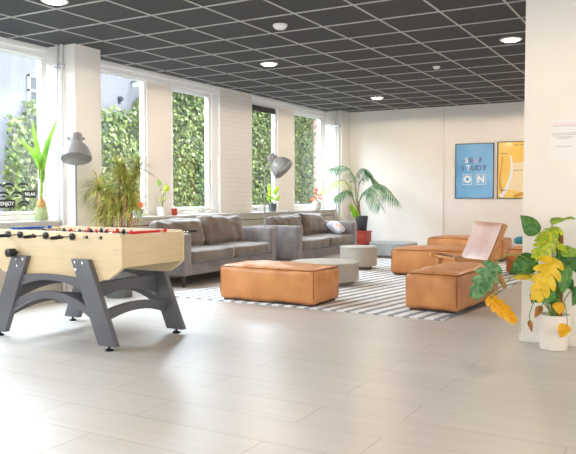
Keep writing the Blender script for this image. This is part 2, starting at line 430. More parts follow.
# window wall: sill wall, head, piers
SILL, HEAD = 0.86, 2.745
w = MB()
w.box(-6.57, XW, YF, YB, 0, SILL - 0.03)
w.box(-6.57, XW - 0.05, YF, YB, HEAD, ZC)
w.box(-6.57, XW, YF, -1.5, SILL - 0.03, ZC); w.box(-6.57, XW, 2.55, 3.0, SILL - 0.03, ZC)
w.box(-6.57, XW - 0.05, 5.776, 6.18, SILL - 0.03, ZC)
struct(w.build('wall_left', M['plaster']))
struct(MB().box(-6.57, XW - 0.06, 7.55, 8.06, SILL - 0.03, HEAD + 0.01).box(-6.57, XW - 0.06, 11.09, 11.68, SILL - 0.03, HEAD + 0.01).build('wall_left_panels', M['panel']))
struct(MB().box(-6.57, XW, 9.19, 10.12, SILL - 0.03, ZC).build('wall_left_brick', M['brick']))
struct(MB().box(-6.57, XW, 9.187, 9.19, SILL, ZC - 0.01).build('trim_1', M['white_paint']))
# stepped head trim above the windows
for i, (a, b) in enumerate(((3.0, 5.776), (6.18, 9.19), (10.12, 12.93)), 2):
    t = MB(); t.box(XW - 0.045, XW - 0.005, a, b, ZC - 0.055, ZC); t.box(XW - 0.075, XW - 0.03, a, b, HEAD - 0.03, ZC - 0.05)
    struct(t.build('trim_%d' % i, M['white_paint'], bevel=0.003))
# columns
struct(MB().box(-6.57, -6.0, 5.776, 6.18, 0, ZC).build('column_1', M['plaster'], bevel=0.004))
struct(MB().box(-6.57, -6.08, 12.93, YB, 0, ZC).build('column_2', M['plaster'], bevel=0.004))
# front facade behind the camera, added open to let fill light in
fr = MB()
for x in (-6.4, -4.4, -2.4, -0.4, 1.6, 3.6, 4.4): fr.box(x - 0.05, x + 0.05, YF - 0.05, YF + 0.05, 0, ZC)
fr.box(-6.42, XR, YF - 0.05, YF + 0.05, 0, 0.15); fr.box(-6.42, XR, YF - 0.05, YF + 0.05, ZC - 0.15, ZC)
struct(fr.build('wall_front', M['white_paint']))

# windows
def window(n, y0, y1, gy0, gy1, gz0, gz1, xf=XW - 0.06, sash=0.055, mullions=()):
    """opening y0..y1, glass gy0..gy1 / gz0..gz1"""
    root = bpy.data.objects.new('window_%d' % n, None); COL.objects.link(root); root['kind'] = 'structure'
    f = MB(); z0, z1 = SILL - 0.02, HEAD
    xb = xf - 0.10
    f.box(xb, xf, y0, gy0 - sash, z0, z1); f.box(xb, xf, gy1 + sash, y1, z0, z1)
    f.box(xb, xf, gy0 - sash, gy1 + sash, z0, gz0 - sash); f.box(xb, xf, gy0 - sash, gy1 + sash, gz1 + sash, z1)
    f.build('window_frame', M['white_paint'], root, bevel=0.004)
    s = MB(); xs = xf - 0.025
    s.box(xb, xs, gy0 - sash + 0.006, gy0, gz0 - sash + 0.006, gz1 + sash - 0.006); s.box(xb, xs, gy1, gy1 + sash - 0.006, gz0 - sash + 0.006, gz1 + sash - 0.006)
    s.box(xb, xs, gy0, gy1, gz0 - sash + 0.006, gz0); s.box(xb, xs, gy0, gy1, gz1, gz1 + sash - 0.006)
    for m in mullions: s.box(xb, xs, m - 0.04, m + 0.04, gz0, gz1)
    s.build('window_sash', M['white_paint'], root, bevel=0.003)
    MB().box(xf - 0.066, xf - 0.06, gy0 - 0.005, gy1 + 0.005, gz0 - 0.005, gz1 + 0.005).build('glass_pane', M['glass'], root)
    return root
w1 = window(1, 3.0, 5.776, 3.15, 5.73, 0.965, 2.70, xf=XW - 0.04, sash=0.04)
w2 = window(2, 6.18, 7.55, 6.32, 7.505, 0.965, 2.70, sash=0.04)
w3 = window(3, 8.06, 9.187, 8.13, 9.0, 0.97, 2.655)
w4 = window(4, 10.12, 11.09, 10.19, 11.02, 0.97, 2.68)
w5 = window(5, 11.68, 12.93, 11.75, 12.83, 0.97, 2.67)
w6 = window(6, -1.5, 2.55, -1.4, 2.45, 0.965, 2.665, mullions=(0.5,))
# stay handles on the bottom rails
for wn, ys in ((w3, (8.26, 8.78)), (w4, (10.3,))):
    for y in ys:
        h = MB(); h.box(XW - 0.07, XW - 0.045, y - 0.06, y + 0.06, 0.895, 0.912); h.box(XW - 0.06, XW - 0.02, y - 0.075, y - 0.05, 0.89, 0.92)
        h.build('stay_handle', M['steel'], wn, bevel=0.003)
# window stickers
XS = XW - 0.098
def eye(y, z, s=1.0):
    d = MB()
    n = 12
    out = [(y + 0.078 * s * math.cos(PI * k / n), z + (0.045 * math.sin(PI * k / n) - 0.012) * s) for k in range(n + 1)]
    inn = [(y + 0.062 * s * math.cos(PI * k / n), z + (0.022 * math.sin(PI * k / n) - 0.012) * s) for k in range(n, -1, -1)]
    d.prism(out + inn, 'x', XS, XS + 0.002)
    d.prism([(y + 0.040 * s * math.cos(PI * k / 8), z + (0.018 * math.sin(PI * k / 8) - 0.030) * s) for k in range(9)], 'x', XS, XS + 0.002)
    d.build('eye_sticker', M['sticker_black'], w1)
for y, z in ((5.286, 1.250), (5.481, 1.256), (5.213, 1.155), (5.400, 1.158), (5.490, 1.055), (5.143, 1.244)): eye(y, z)
for word, y, z, sw, sh in (('RELAX', 5.575, 1.160, 0.088, 0.042), ('ENJOY', 5.262, 1.054, 0.108, 0.046)):
    o = MB().box(XS, XS + 0.002, y - sw, y + sw, z - sh, z + sh).build('word_sticker', M['sticker_black'], w1)
    text_mesh('lettering', word, 0.060 if word == 'ENJOY' else 0.050, M['sticker_white'], o, (XS + 0.0035, y, z), (0, 1, 0), (0, 0, 1), bold=0.0008)
tag(MB().box(XW - 0.095, XW - 0.05, 10.19, 10.98, 2.585, 2.68).build('roller_blind', M['blind'], bevel=0.008),
    'dark rolled-up blind at the top of the window behind the dark floor lamp', 'blind')

# ledge along the window wall
lg = MB(); lf = MB()
for a, b in ((YF, 5.77), (6.19, 12.92)):
    lg.box(-6.46, -6.20, a, b, SILL - 0.025, SILL + 0.005); lf.box(XW + 0.001, -6.225, a, b, 0.0, SILL - 0.026)
tr = lg.build('trim_5', M['ledge_top'], bevel=0.004); struct(tr)
lfo = lf.build('trim_6', M['ledge_front']); struct(lfo)
gr = MB()
gr.box(-6.226, -6.222, 6.25, 12.86, 0.745, 0.757)
gr.build('vent_slot', M['dark_leg'], lfo)

# outside: yard, neighbour's wall, ivy
struct(MB().box(-14, -6.76, -6, 30, -0.2, -0.12).build('ground', M['soil_ground']))
nb = struct(MB().box(-10.3, -9.95, -6, 24, -0.12, 3.9).build('wall_outside', M['outer_plaster']))
yw = MB().box(-9.97, -9.93, 8.52, 9.3, 2.72, 3.20).build('yard_window', M['yard_window'], nb)
f = MB()
for z in (2.70, 2.93, 3.18): f.box(-9.94, -9.90, 8.48, 9.34, z, z + 0.035)
for y in (8.48, 9.30): f.box(-9.94, -9.90, y, y + 0.04, 2.70, 3.215)
f.build('yard_window_frame', M['white_paint'], yw)
struct(MB().box(-10.2, -9.75, 18.78, 19.4, -0.12, 3.9).build('outside_pillar', M['pink_brick']))
def ivy():
    rnd = random.Random(4); v = []; fs = []
    def top(y):
        if y < 7.9: return 0
        if y < 8.33: return 2.46
        if y < 9.3: return 2.78
        if y < 11.0: return 2.82
        return min(3.8, 2.9 + (y - 11.0) * 1.1)
    for i in range(34000):
        y = rnd.uniform(7.92, 18.80); z = rnd.uniform(0.3, 4.3)
        tp = top(y) + 0.10 * noise.noise(Vector((y * 4, 0, 0)))
        if z > tp: continue
        if z < 0.7 and rnd.random() < 0.5: continue
        x = -9.93 + rnd.random() ** 1.5 * 0.22 + 0.10 * (0.5 + noise.noise(Vector((y * 1.7, z * 1.7, 5))))
        c = Vector((x, y, z)); s = rnd.uniform(0.032, 0.062)
        nrm = Vector((1, rnd.uniform(-.8, .8), rnd.uniform(-.3, 1.0))).normalized()
        dn = (Vector((rnd.uniform(-.2, .2), rnd.uniform(-.7, .7), -1))); dn = (dn - nrm * dn.dot(nrm)).normalized(); sd = nrm.cross(dn)
        k = len(v)
        v += [c - dn * s * 0.6, c - dn * s * 0.25 + sd * s * 0.75 - nrm * 0.01, c + dn * s * 0.25 + sd * s * 0.5 - nrm * 0.012, c + dn * s, c + dn * s * 0.25 - sd * s * 0.5 - nrm * 0.012, c - dn * s * 0.25 - sd * s * 0.75 - nrm * 0.01]
        fs += [(k, k + 1, k + 2, k + 3), (k, k + 3, k + 4, k + 5)]
    me = bpy.data.meshes.new('ivy'); me.from_pydata([tuple(a) for a in v], [], fs); me.materials.append(M['ivy'])
    o = bpy.data.objects.new('ivy', me); COL.objects.link(o)
    tag(o, 'green ivy leaves covering the yard wall outside the windows', 'ivy', kind='stuff')
ivy()
# neighbour's small wall lamp and camera seen through window 2
t = thing('wall_lamp', 'small dark lamp on the pale wall above the ivy outside', 'lamp', (-9.95, 10.75, 3.06))
MB().lathe([(0.05, 0), (0.05, 0.06), (0.035, 0.09), (0, 0.10)], 14, (0, 0, 0), (1, 0, 0)).build('lamp_body', M['grey_lacquer'], t, smooth=True)
MB().box(-0.01, 0.012, -0.03, 0.03, -0.10, -0.03).build('back_plate', M['grey_lacquer'], t)
t = thing('security_camera', 'small white camera high on the pale outside wall', 'camera', (-9.95, 11.12, 3.38))
MB().box(0.05, 0.26, -0.05, 0.05, -0.05, 0.05).build('camera_body', M['white_paint'], t, bevel=0.015)
MB().tube([(0, 0, 0.06), (0.10, 0, 0.06), (0.13, 0, 0.02)], 0.02).build('bracket', M['grey_lacquer'], t, smooth=True)
MB().lathe([(0.035, 0), (0.035, 0.02), (0, 0.021)], 14, (0.26, 0, 0), (1, 0, 0)).build('lens', M['black_plastic'], t, smooth=True)

# pipes on the columns, conduit
def pipe(x, y, z0, z1, r, label, bz, br):
    t = thing('pipe', label, 'pipe', (x, y, z0), 0, 'pipes on the columns')
    MB().tube([(0, 0, 0), (0, 0, z1 - z0)], r, 14).build('pipe_run', M['pipe_paint'], t, smooth=True)
    MB().box(-br, br, -r - 0.006, r + 0.014, bz - z0 - 0.018, bz - z0 + 0.018).build('clamp', M['steel'], t, bevel=0.003)
pipe(-6.245, 5.748, 0, ZC, 0.014, 'thin white pipe on the column by the jar plant, window side', 2.60, 0.022)
pipe(-6.175, 5.748, 0, ZC, 0.017, 'thin white pipe on the column by the jar plant, room side', 2.60, 0.034)
pipe(-6.205, 12.90, 0, ZC, 0.016, 'thin pipe on the corner column behind the palm, window side', 2.52, 0.025)
pipe(-6.14, 12.90, 0, ZC, 0.020, 'thin pipe on the corner column behind the palm, room side', 2.52, 0.032)
tag(MB().box(-4.135, -4.11, YB - 0.022, YB, 0.085, ZC).build('conduit', M['plaster'], bevel=0.004), 'slim pale vertical conduit on the back wall beside the blue poster', 'conduit')

# ------------------------------------------------------------------ ceiling fittings
def ceiling_light(loc, label):
    t = thing('ceiling_light', label, 'ceiling light', loc, 0, 'round ceiling lights')
    MB().lathe([(0.115, 0.002), (0.118, -0.006), (0.108, -0.014), (0.088, -0.012), (0.086, 0.002)], 36).build('trim_ring', M['plastic_white'], t, smooth=True)
    MB().lathe([(0.087, -0.004), (0.086, -0.012), (0.07, -0.022), (0.04, -0.028), (0, -0.030)], 36).build('diffuser', M['glow'], t, smooth=True)
    d = bpy.data.lights.new('lamp', 'SPOT'); d.energy = 78; d.color = (1.0, 0.84, 0.67); d.spot_size = math.radians(176); d.spot_blend = 0.1; d.shadow_soft_size = 0.09
    o = bpy.data.objects.new('lamp', d); COL.objects.link(o); o.parent = t; o.location = (0, 0, -0.06)
    return t
first = ceiling_light((-4.83, 4.43, ZC), 'round ceiling light above the football table')
dup(first, (-4.739, 7.88, ZC), 'round ceiling light above the long ottoman in front of the sofas')
dup(first, (-4.752, 11.525, ZC), 'round ceiling light above the far sofa, close to the back wall')
dup(first, (-1.723, 7.942, ZC), 'round ceiling light beside the near partition wall')
# the same lamps elsewhere in the room, out of view
for x, y, e in ((-1.7, 0.9, 160), (-4.8, 0.9, 40), (1.4, 4.4, 75), (1.4, 0.9, 150), (-1.7, 11.4, 130)):
    light('SPOT', 'ceiling_lamp', (x, y, ZC - 0.05), e, (1.0, 0.80, 0.60), spot_size=math.radians(176), spot_blend=0.1, shadow_soft_size=0.10)
def smoke_detector(loc, label, s):
    t = thing('smoke_detector', label, 'smoke detector', loc, 0, 'ceiling detectors')
    MB().lathe([(0.062 * s, 0), (0.064 * s, -0.012 * s), (0.058 * s, -0.022 * s)], 28).build('base_plate', M['plastic_white'], t, smooth=True)
    MB().lathe([(0.052 * s, -0.0221 * s), (0.046 * s, -0.036 * s), (0.025 * s, -0.044 * s), (0, -0.046 * s)], 28).build('sensor_cap', M['plastic_white'], t, smooth=True)
smoke_detector((-3.568, 6.147, ZC), 'white smoke detector on the ceiling above the tan ottomans', 1.15)
smoke_detector((-2.935, 9.146, ZC), 'small white detector on the ceiling towards the posters', 0.75)

# ------------------------------------------------------------------ rug
tag(MB().box(-5.225, -1.94, 6.30, 11.95, 0.0, 0.012).build('rug', M['rug'], bevel=0.004), 'large grey and white zigzag rug under the ottomans and tables', 'rug')

# ------------------------------------------------------------------ football table
def football_table():
    t = thing('football_table', 'pale wooden football table with dark grey splayed legs', 'football table', (-4.31, 4.27, 0))
    X, Y = 0.71, 0.37; zt, ze, zb = 0.868, 0.615, 0.515
    prof = [(-X, ze), (-X + 0.035, ze - 0.03), (-X + 0.13, zb + 0.01), (-X + 0.2, zb), (X - 0.2, zb), (X - 0.13, zb + 0.01), (X - 0.035, ze - 0.03), (X, ze), (X, zt - 0.035), (X - 0.010, zt - 0.012), (X - 0.034, zt), (-X + 0.034, zt), (-X + 0.010, zt - 0.012), (-X, zt - 0.035)]
    for s in (-1, 1):
        a, b = sorted((s * Y, s * (Y - 0.036)))
        MB().prism(prof, 'y', a, b).build('side_panel', M['birch'], t, bevel=0.005)
    for s in (-1, 1):
        a, b = sorted((s * (X - 0.002), s * (X - 0.04)))
        p = MB().box(a, b, -Y + 0.037, Y - 0.037, ze, zt - 0.012).build('end_panel', M['birch'], t, bevel=0.004)
    MB().box(-X + 0.042, X - 0.042, -Y + 0.037, Y - 0.037, 0.735, 0.75).build('playfield', M['green_field'], t)
    MB().box(-X + 0.10, X - 0.10, -Y + 0.038, Y - 0.038, 0.62, 0.634).build('underside', M['grey_lacquer'], t)
    for s, m in ((1, 'red_plastic'), (-1, 'blue_plastic')):
        c = MB(); xx = s * (X - 0.055)
        c.tube([(xx, -0.2, zt - 0.003), (xx, 0.18, zt - 0.003)], 0.006, 8)
        for k in range(10): c.box(xx - 0.011, xx + 0.011, -0.19 + 0.031 * k, -0.19 + 0.031 * k + 0.027, zt - 0.012, zt + 0.008)
        c.box(xx - 0.012, xx + 0.012, 0.18, 0.2, zt - 0.015, zt + 0.014); c.box(xx - 0.012, xx + 0.012, -0.22, -0.2, zt - 0.015, zt + 0.012)
        o = c.build('score_counter', M[m], t, bevel=0.002); o['label'] = 'red score counter' if s == 1 else 'blue score counter'
    # legs: planks splayed along the long side
    for sx in (-1, 1):
        for sy in (-1, 1):
            top, bot = sx * 0.33, sx * 0.60; hw = 0.088
            y0, y1 = sorted((sy * (Y + 0.001), sy * (Y + 0.05)))
            outline = [(top - hw, 0.668), (top + hw, 0.668), (bot + hw * 0.98, 0.035), (bot - hw * 0.98, 0.035)]
            leg = MB().prism(outline, 'y', y0, y1).build('leg', M['grey_lacquer'], t, bevel=0.004)
            for dx, dz in ((-0.045, 0.64), (0.035, 0.64), (-0.035, 0.585)):
                cx = top + dx + (0 if sx > 0 else 0.01)
                MB().lathe([(0.011, 0), (0.011, 0.004), (0.006, 0.007), (0, 0.0072)], 12, (cx, sy * (Y + 0.05), dz), (0, sy, 0)).build('bolt', M['steel'], leg, smooth=True)
            cy = sy * (Y + 0.025)
            MB().lathe([(0.032, 0), (0.034, 0.006), (0.026, 0.014), (0.010, 0.017), (0.010, 0.04)], 16, (bot, cy, 0)).build('foot', M['black_plastic'], leg, smooth=True)
    def arch(x0, x1, ze0, zm, th0, thm, n=12):
        """arched bar outline; th0 thickness at the ends, thm in the middle"""
        up = []; lo = []
        for k in range(n + 1):
            u = k / n; a = 1 - (2 * u - 1) ** 2
            zc = ze0 + (zm - ze0) * a; th = th0 + (thm - th0) * a
            up.append((x0 + (x1 - x0) * u, zc)); lo.append((x0 + (x1 - x0) * u, zc - th))
        return up + lo[::-1]
    for sy in (-1, 1):
        y0, y1 = sorted((sy * (Y - 0.005), sy * (Y + 0.03)))
        MB().prism(arch(-0.40, 0.40, 0.505, 0.535, 0.10, 0.045), 'y', y0, y1).build('brace', M['grey_lacquer'], t)
        MB().prism(arch(-0.47, 0.47, 0.27, 0.405, 0.075, 0.06), 'y', y0, y1).build('brace', M['grey_lacquer'], t)
    for sx in (-1, 1):
        x0, x1 = sorted((sx * 0.37, sx * 0.405))
        MB().prism(arch(-Y, Y, 0.48, 0.485, 0.15, 0.085), 'x', x0, x1).build('brace', M['grey_lacquer'], t)
        x0, x1 = sorted((sx * 0.47, sx * 0.505))
        MB().prism(arch(-Y, Y, 0.265, 0.31, 0.09, 0.068), 'x', x0, x1).build('brace', M['grey_lacquer'], t)
    # rods
    near = (-0.5075, -0.3625, -0.0725, 0.2175); cnt = {0: 1, 1: 2, 2: 5, 3: 3}
    for s, xs in ((-1, near), (1, tuple(-x for x in near))):
        for i, x in enumerate(xs):
            z = 0.832
            off = s * 0.02
            out = 0.22 if (s > 0 and i == 0) else 0.0
            r = MB().tube([(x, s * (Y + 0.20 + out), z), (x, -s * (Y + 0.03), z)], 0.0075, 10).build('rod', M['steel'], t, smooth=True)
            h = MB(); ya = s * (Y + 0.10 + out)
            h.tube([(x, ya, z), (x, ya + s * 0.012, z), (x, ya + s * 0.03, z), (x, ya + s * 0.07, z), (x, ya + s * 0.11, z), (x, ya + s * 0.12, z)], [0.009, 0.013, 0.011, 0.014, 0.013, 0.008], 14)
            h.build('handle', M['black_plastic'], r, smooth=True)
            b = MB(); b.lathe([(0.026, 0), (0.029, 0.006), (0.027, 0.016), (0.015, 0.020), (0.012, 0.032)], 18, (x, s * Y, z), (0, s, 0))
            b.build('bumper', M['black_plastic'], r, smooth=True)
            MB().lathe([(0.013, 0), (0.012, 0.010), (0, 0.011)], 12, (x, -s * Y, z), (0, -s, 0)).build('rod_end', M['black_plastic'], r, smooth=True)
            n = cnt[i]
            for k in range(n):
                y = (k - (n - 1) / 2) * (0.62 / max(n, 3)) + off
                p = MB()
                p.lathe([(0, 0.037), (0.009, 0.035), (0.011, 0.029), (0.009, 0.024), (0.008, 0.022)], 10, (x, y, z))
                p.lathe([(0.015, -0.02), (0.017, 0.0), (0.018, 0.018), (0.010, 0.026)], 10, (x, y, z))
                p.box(x - 0.010, x + 0.010, y - 0.014, y + 0.014, z - 0.075, z - 0.018)
                p.box(x - 0.016, x + 0.016, y - 0.013, y + 0.013, z - 0.085, z - 0.07)
                p.build('player', M['black_plastic'] if s < 0 else M['red_plastic'], r, smooth=True)
    # knob on the long side
    MB().tube([(-0.40, -Y - 0.03, 0.69), (-0.40, -Y - 0.035, 0.69), (-0.40, -Y - 0.10, 0.69), (-0.40, -Y - 0.105, 0.69)], [0.024, 0.034, 0.034, 0.026], 18).tube([(-0.40, -Y, 0.69), (-0.40, -Y - 0.04, 0.69)], 0.01, 10).build('push_knob', M['black_plastic'], t, smooth=True)
    for x, z in ((0.66, 0.75), (-0.66, 0.75)):
        MB().lathe([(0.006, 0), (0.006, 0.002), (0, 0.0025)], 10, (x, -Y, z), (0, -1, 0)).build('screw', M['steel'], t)
football_table()

# ------------------------------------------------------------------ ottomans
def ottoman(name, label, cx, cy, sx, sy, h, rz=0.0, seed=0):
    t = thing('ottoman', label, 'ottoman', (cx, cy, 0.012), rz, 'tan leather ottomans')
    hx, hy = sx / 2, sy / 2
    MB().box(-hx + 0.04, hx - 0.04, -hy + 0.04, hy - 0.04, 0.0, 0.03).build('plinth', M['dark_leg'], t)
    z0 = 0.016
    MB().puff((0, 0, z0 + (h - z0) / 2), (hx, hy, (h - z0) / 2), 0.052, (0.022, 0.022, 0.030), 18, 0.009, seed).build('cushion_body', M['leather'], t, smooth=True, angle=180)
    s = MB(); zz = h - 0.004; e = 0.010
    def ring(z, ins):
        p = []; rc = 0.052
        for k in range(4):
            cxx, cyy = [(hx - rc, hy - rc), (-hx + rc, hy - rc), (-hx + rc, -hy + rc), (hx - rc, -hy + rc)][k]
            for j in range(5):
                a = PI / 2 * k + PI / 2 * j / 4; p.append((cxx + (rc - ins) * math.cos(a), cyy + (rc - ins) * math.sin(a), z))
        return p
    p = ring(h - 0.014, 0.014); s.tube(p + [p[0]], 0.0055, 6, False)
    p = ring(z0 + 0.016, 0.016); s.tube(p + [p[0]], 0.005, 6, False)
    for a in (-1, 1):
        for b in (-1, 1):
            s.tube([(a * (hx - 0.022), b * (hy - 0.022), z0 + 0.018), (a * (hx - 0.0145), b * (hy - 0.0145), z0 + 0.06), (a * (hx - 0.0145), b * (hy - 0.0145), h - 0.06), (a * (hx - 0.022), b * (hy - 0.022), h - 0.020)], 0.0045, 6)
    # seam across the lid
    s.tube([(0, -hy + 0.02, h + 0.001), (0, -hy * 0.5, h + 0.017), (0, 0, h + 0.024), (0, hy * 0.5, h + 0.017), (0, hy - 0.02, h + 0.001)], 0.003, 6)
    s.build('seam', M['leather_seam'], t, smooth=True)
    return t
ottoman('o', 'long tan leather ottoman in front of a round grey table, beside the football table', -3.870, 6.65, 1.17, 0.62, 0.378, 0.0, 1)
ottoman('o', 'tan leather ottoman standing end-on between the yellowing plant and the rug', -2.125, 7.29, 0.55, 1.30, 0.382, math.radians(-4), 2.3)
ottoman('o', 'tan leather ottoman behind the end-on one, beside the small round table', -3.05, 9.92, 1.35, 0.74, 0.375, math.radians(3), 4.1)
ottoman('o', 'tan leather ottoman against the back wall below the blue poster', -3.45, 12.75, 1.35, 0.70, 0.375, 0.0, 5.7)
ottoman('o', 'tan leather ottoman behind the sling chair with the teal cushion on it', -1.75, 10.72, 1.05, 0.72, 0.375, 0.0, 7.9)
MBc = MB().puff((0, 0, 0.045), (0.17, 0.11, 0.045), 0.03, (0.01, 0.01, 0.02), 8, 0.004, 3)
o = MBc.build('cushion', M['teal'], smooth=True, angle=180); o.location = (-2.10, 10.93, 0.425); o.rotation_euler = (0, 0, 0.1)
tag(o, 'small teal cushion lying on the tan ottoman behind the sling chair', 'cushion')

# ------------------------------------------------------------------ round tables
def round_table(label, x, y, dia, h, z0=0.012, plinth=0.86, paint='table_paint'):
    t = thing('coffee_table', label, 'coffee table', (x, y, z0), 0, 'round drum coffee tables')
    r = dia / 2
    MB().lathe([(0, 0.05), (r - 0.012, 0.05), (r - 0.002, 0.058), (r - 0.002, h - 0.032)], 64).build('drum', M[paint], t, smooth=True, angle=30)
    MB().lathe([(r - 0.003, h - 0.030), (r, h - 0.028), (r, h - 0.006), (r - 0.006, h), (0, h)], 64).build('table_top', M[paint], t, smooth=True, angle=30)
    MB().lathe([(r * plinth, 0), (r * plinth, 0.0505)], 48).build('plinth', M['table_base'], t, smooth=True, angle=30)
round_table('wide round grey drum table just behind the long tan ottoman', -4.08, 8.17, 0.88, 0.285)
round_table('small round grey drum table, tallest of the three', -4.46, 10.10, 0.58, 0.345, 0.012, 0.72)
round_table('wide round grey drum table standing far back near the back wall', -4.78, 12.42, 0.88, 0.275, 0.0, 0.90, 'table_blue')

# ------------------------------------------------------------------ sofas
def sofa(label, xf, xb, y0, y1, backs, seed):
    """faces +X; xf front plane, xb back plane"""
    t = thing('sofa', label, 'sofa', ((xf + xb) / 2, (y0 + y1) / 2, 0), 0, 'grey velvet sofas')
    F = (xf - xb) / 2; L = (y1 - y0) / 2; aw = 0.17
    MB().puff((0, 0, 0.215), (F - 0.005, L - 0.02, 0.075), 0.015, (0, 0, 0), 6).build('base', M['velvet'], t, smooth=True, angle=50)
    for s in (-1, 1):
        MB().puff((0, s * (L - aw / 2), 0.405), (F, aw / 2, 0.265), 0.025, (0.004, 0.004, 0.006), 10, 0.003, seed + s).build('armrest', M['velvet'], t, smooth=True, angle=180)
    MB().puff((-F + 0.11, 0, 0.42), (0.11, L - aw - 0.002, 0.24), 0.03, (0.0, 0, 0.006), 10, 0.003, seed).build('backrest', M['velvet'], t, smooth=True, angle=180)
    inner = L - aw
    for s in (-1, 1):
        o = MB().puff((0.10, s * inner / 2, 0.372), (F - 0.09, inner / 2 - 0.003, 0.078), 0.035, (0.018, 0.0, 0.018), 16, 0.009, seed + 3 * s)
        o.build('seat_cushion', M['velvet_brown'], t, smooth=True, angle=180)
    for (cy, w, hh, tilt, turn) in backs:
        bm = MB().puff((0, 0, 0), (0.095, w / 2, hh / 2), 0.07, (0.06, 0.0, 0.004), 22, 0.022, seed + cy)
        R = Matrix.Translation((-F + 0.30, cy, 0.45 + hh / 2 - 0.015)) @ Matrix.Rotation(turn, 4, 'X') @ Matrix.Rotation(-tilt, 4, 'Y')
        bm.v = [tuple(R @ Vector(v)) for v in bm.v]
        bc = bm.build('back_cushion', M['velvet_brown'], t, smooth=True, angle=180)
        p = MB(); ln = [R @ Vector((0.0, y, hh / 2 - 0.012 - 0.06 * max(0, abs(y) / (w / 2) - 0.85) / 0.15)) for y in [(-w / 2 + 0.012) + (w - 0.024) * k / 16 for k in range(17)]]
        p.tube([v + Vector((0.03, 0, 0.006)) for v in ln], 0.006, 6)
        p.build('piping', M['velvet'], bc, smooth=True)
    for sx in (-1, 1):
        for sy in (-1, 1):
            MB().lathe([(0.018, 0), (0.024, 0.145)], 12, (sx * (F - 0.06), sy * (L - 0.08), 0)).build('leg', M['dark_leg'], t, smooth=True)
    return t
sofa('grey velvet sofa between the football table and the tall dark lamp', -5.40, -6.20, 6.94, 9.20,
     ((-0.60, 0.92, 0.40, 0.22, 0.01), (0.37, 0.98, 0.42, 0.26, -0.03)), 2.0)
sofa('grey velvet sofa with a pale patterned pillow, standing beside the palm', -5.20, -6.08, 9.49, 11.72,
     ((-0.50, 0.92, 0.38, 0.20, 0.02), (0.40, 0.86, 0.40, 0.26, -0.04)), 9.0)
# pale pillow
def pillow():
    m, nt, p = nodes_of('pillow_print')
    tc = nt.nodes.new('ShaderNodeTexCoord'); v = nt.nodes.new('ShaderNodeTexNoise'); v.inputs['Scale'].default_value = 5; v.inputs['Detail'].default_value = 1
    nt.links.new(tc.outputs['Object'], v.inputs['Vector'])
    r = nt.nodes.new('ShaderNodeValToRGB'); r.color_ramp.interpolation = 'CONSTANT'; e = r.color_ramp.elements
    e[0].position = 0; e[0].color = srgb(198, 204, 222); e[1].position = 0.45; e[1].color = srgb(232, 230, 234); b = e.new(0.58); b.color = srgb(236, 196, 184)
    nt.links.new(v.outputs['Fac'], r.inputs[0]); nt.links.new(r.outputs[0], p.inputs['Base Color']); p.inputs['Roughness'].default_value = 0.9
    q = MB().puff((0, 0, 0), (0.14, 0.23, 0.04), 0.035, (0.0, 0.0, 0.05), 12, 0.006, 5, True)
    R = Matrix.Rotation(math.radians(32), 4, 'Y')
    q.v = [tuple(R @ Vector(a)) for a in q.v]
    o = q.build('pillow', m, smooth=True, angle=180); o.location = (-5.40, 11.26, 0.585); o.rotation_euler = (0, 0, 0.25)
    tag(o, 'pale white and pink patterned pillow on the sofa seat', 'pillow')
pillow()

# ------------------------------------------------------------------ floor lamps
def floor_lamp(label, base, pole_pts, pole_r, cap, axis, shade_m, rb=0.15, sc=1.0):
    t = thing('floor_lamp', label, 'floor lamp', base, 0, 'dome floor lamps')
    MB().lathe([(rb, 0), (rb + 0.002, 0.012), (rb - 0.004, 0.022), (0.03, 0.026), (0.022, 0.04), (0, 0.041)], 40).build('base_plate', M[shade_m], t, smooth=True)
    MB().tube(pole_pts, pole_r, 12).build('pole', M[shade_m], t, smooth=True)
    sh = MB().lathe([(0.062, 0.0), (0.066, 0.005), (0.066, 0.085), (0.060, 0.095), (0.064, 0.10), (0.10, 0.125), (0.135, 0.170), (0.155, 0.235), (0.158, 0.275), (0.158, 0.282),
                     (0.154, 0.282), (0.150, 0.235), (0.130, 0.172), (0.095, 0.13), (0.055, 0.112), (0, 0.11)][:10], 40, (0, 0, 0), axis)
    sh.v = [tuple(Vector(cap) + Vector(p) * sc) for p in sh.v]
    so = sh.build('lamp_shade', M[shade_m], t, smooth=True)
    ln = MB().lathe([(0.1575, 0.282), (0.153, 0.282), (0.149, 0.235), (0.130, 0.174), (0.095, 0.131), (0.055, 0.114), (0, 0.112)], 40, (0, 0, 0), axis); ln.v = [tuple(Vector(cap) + Vector(p) * sc) for p in ln.v]
    ln.build('shade_lining', M['lamp_inner'], so, smooth=True)
    ln = MB().lathe([(0, 0.118), (0.02, 0.12), (0.035, 0.15), (0.03, 0.185), (0, 0.20)], 20, (0, 0, 0), axis); ln.v = [tuple(Vector(cap) + Vector(p) * sc) for p in ln.v]
    ln.build('bulb', M['lamp_inner'], so, smooth=True)
    c = Vector(cap) + Vector(axis).normalized() * 0.045
    d = Vector(axis).normalized(); side = d.cross(Vector((0, 0, 1))).normalized()
    for q in (-1, 1): MB().tube([c + side * q * 0.06, c + side * q * 0.085, c + side * q * 0.092], [0.016, 0.016, 0.009], 12).build('knob', M[shade_m], t, smooth=True)
    return t
floor_lamp('grey dome floor lamp standing by the column with pipes', (-5.85, 5.51, 0),
           [(0.03, 0.09, 0.03), (0.03, 0.09, 1.58), (0.05, 0.075, 1.70)], 0.011, (0.06, 0.07, 1.80), (0.29, -0.27, -0.92), 'lamp_grey', 0.15, 1.02)
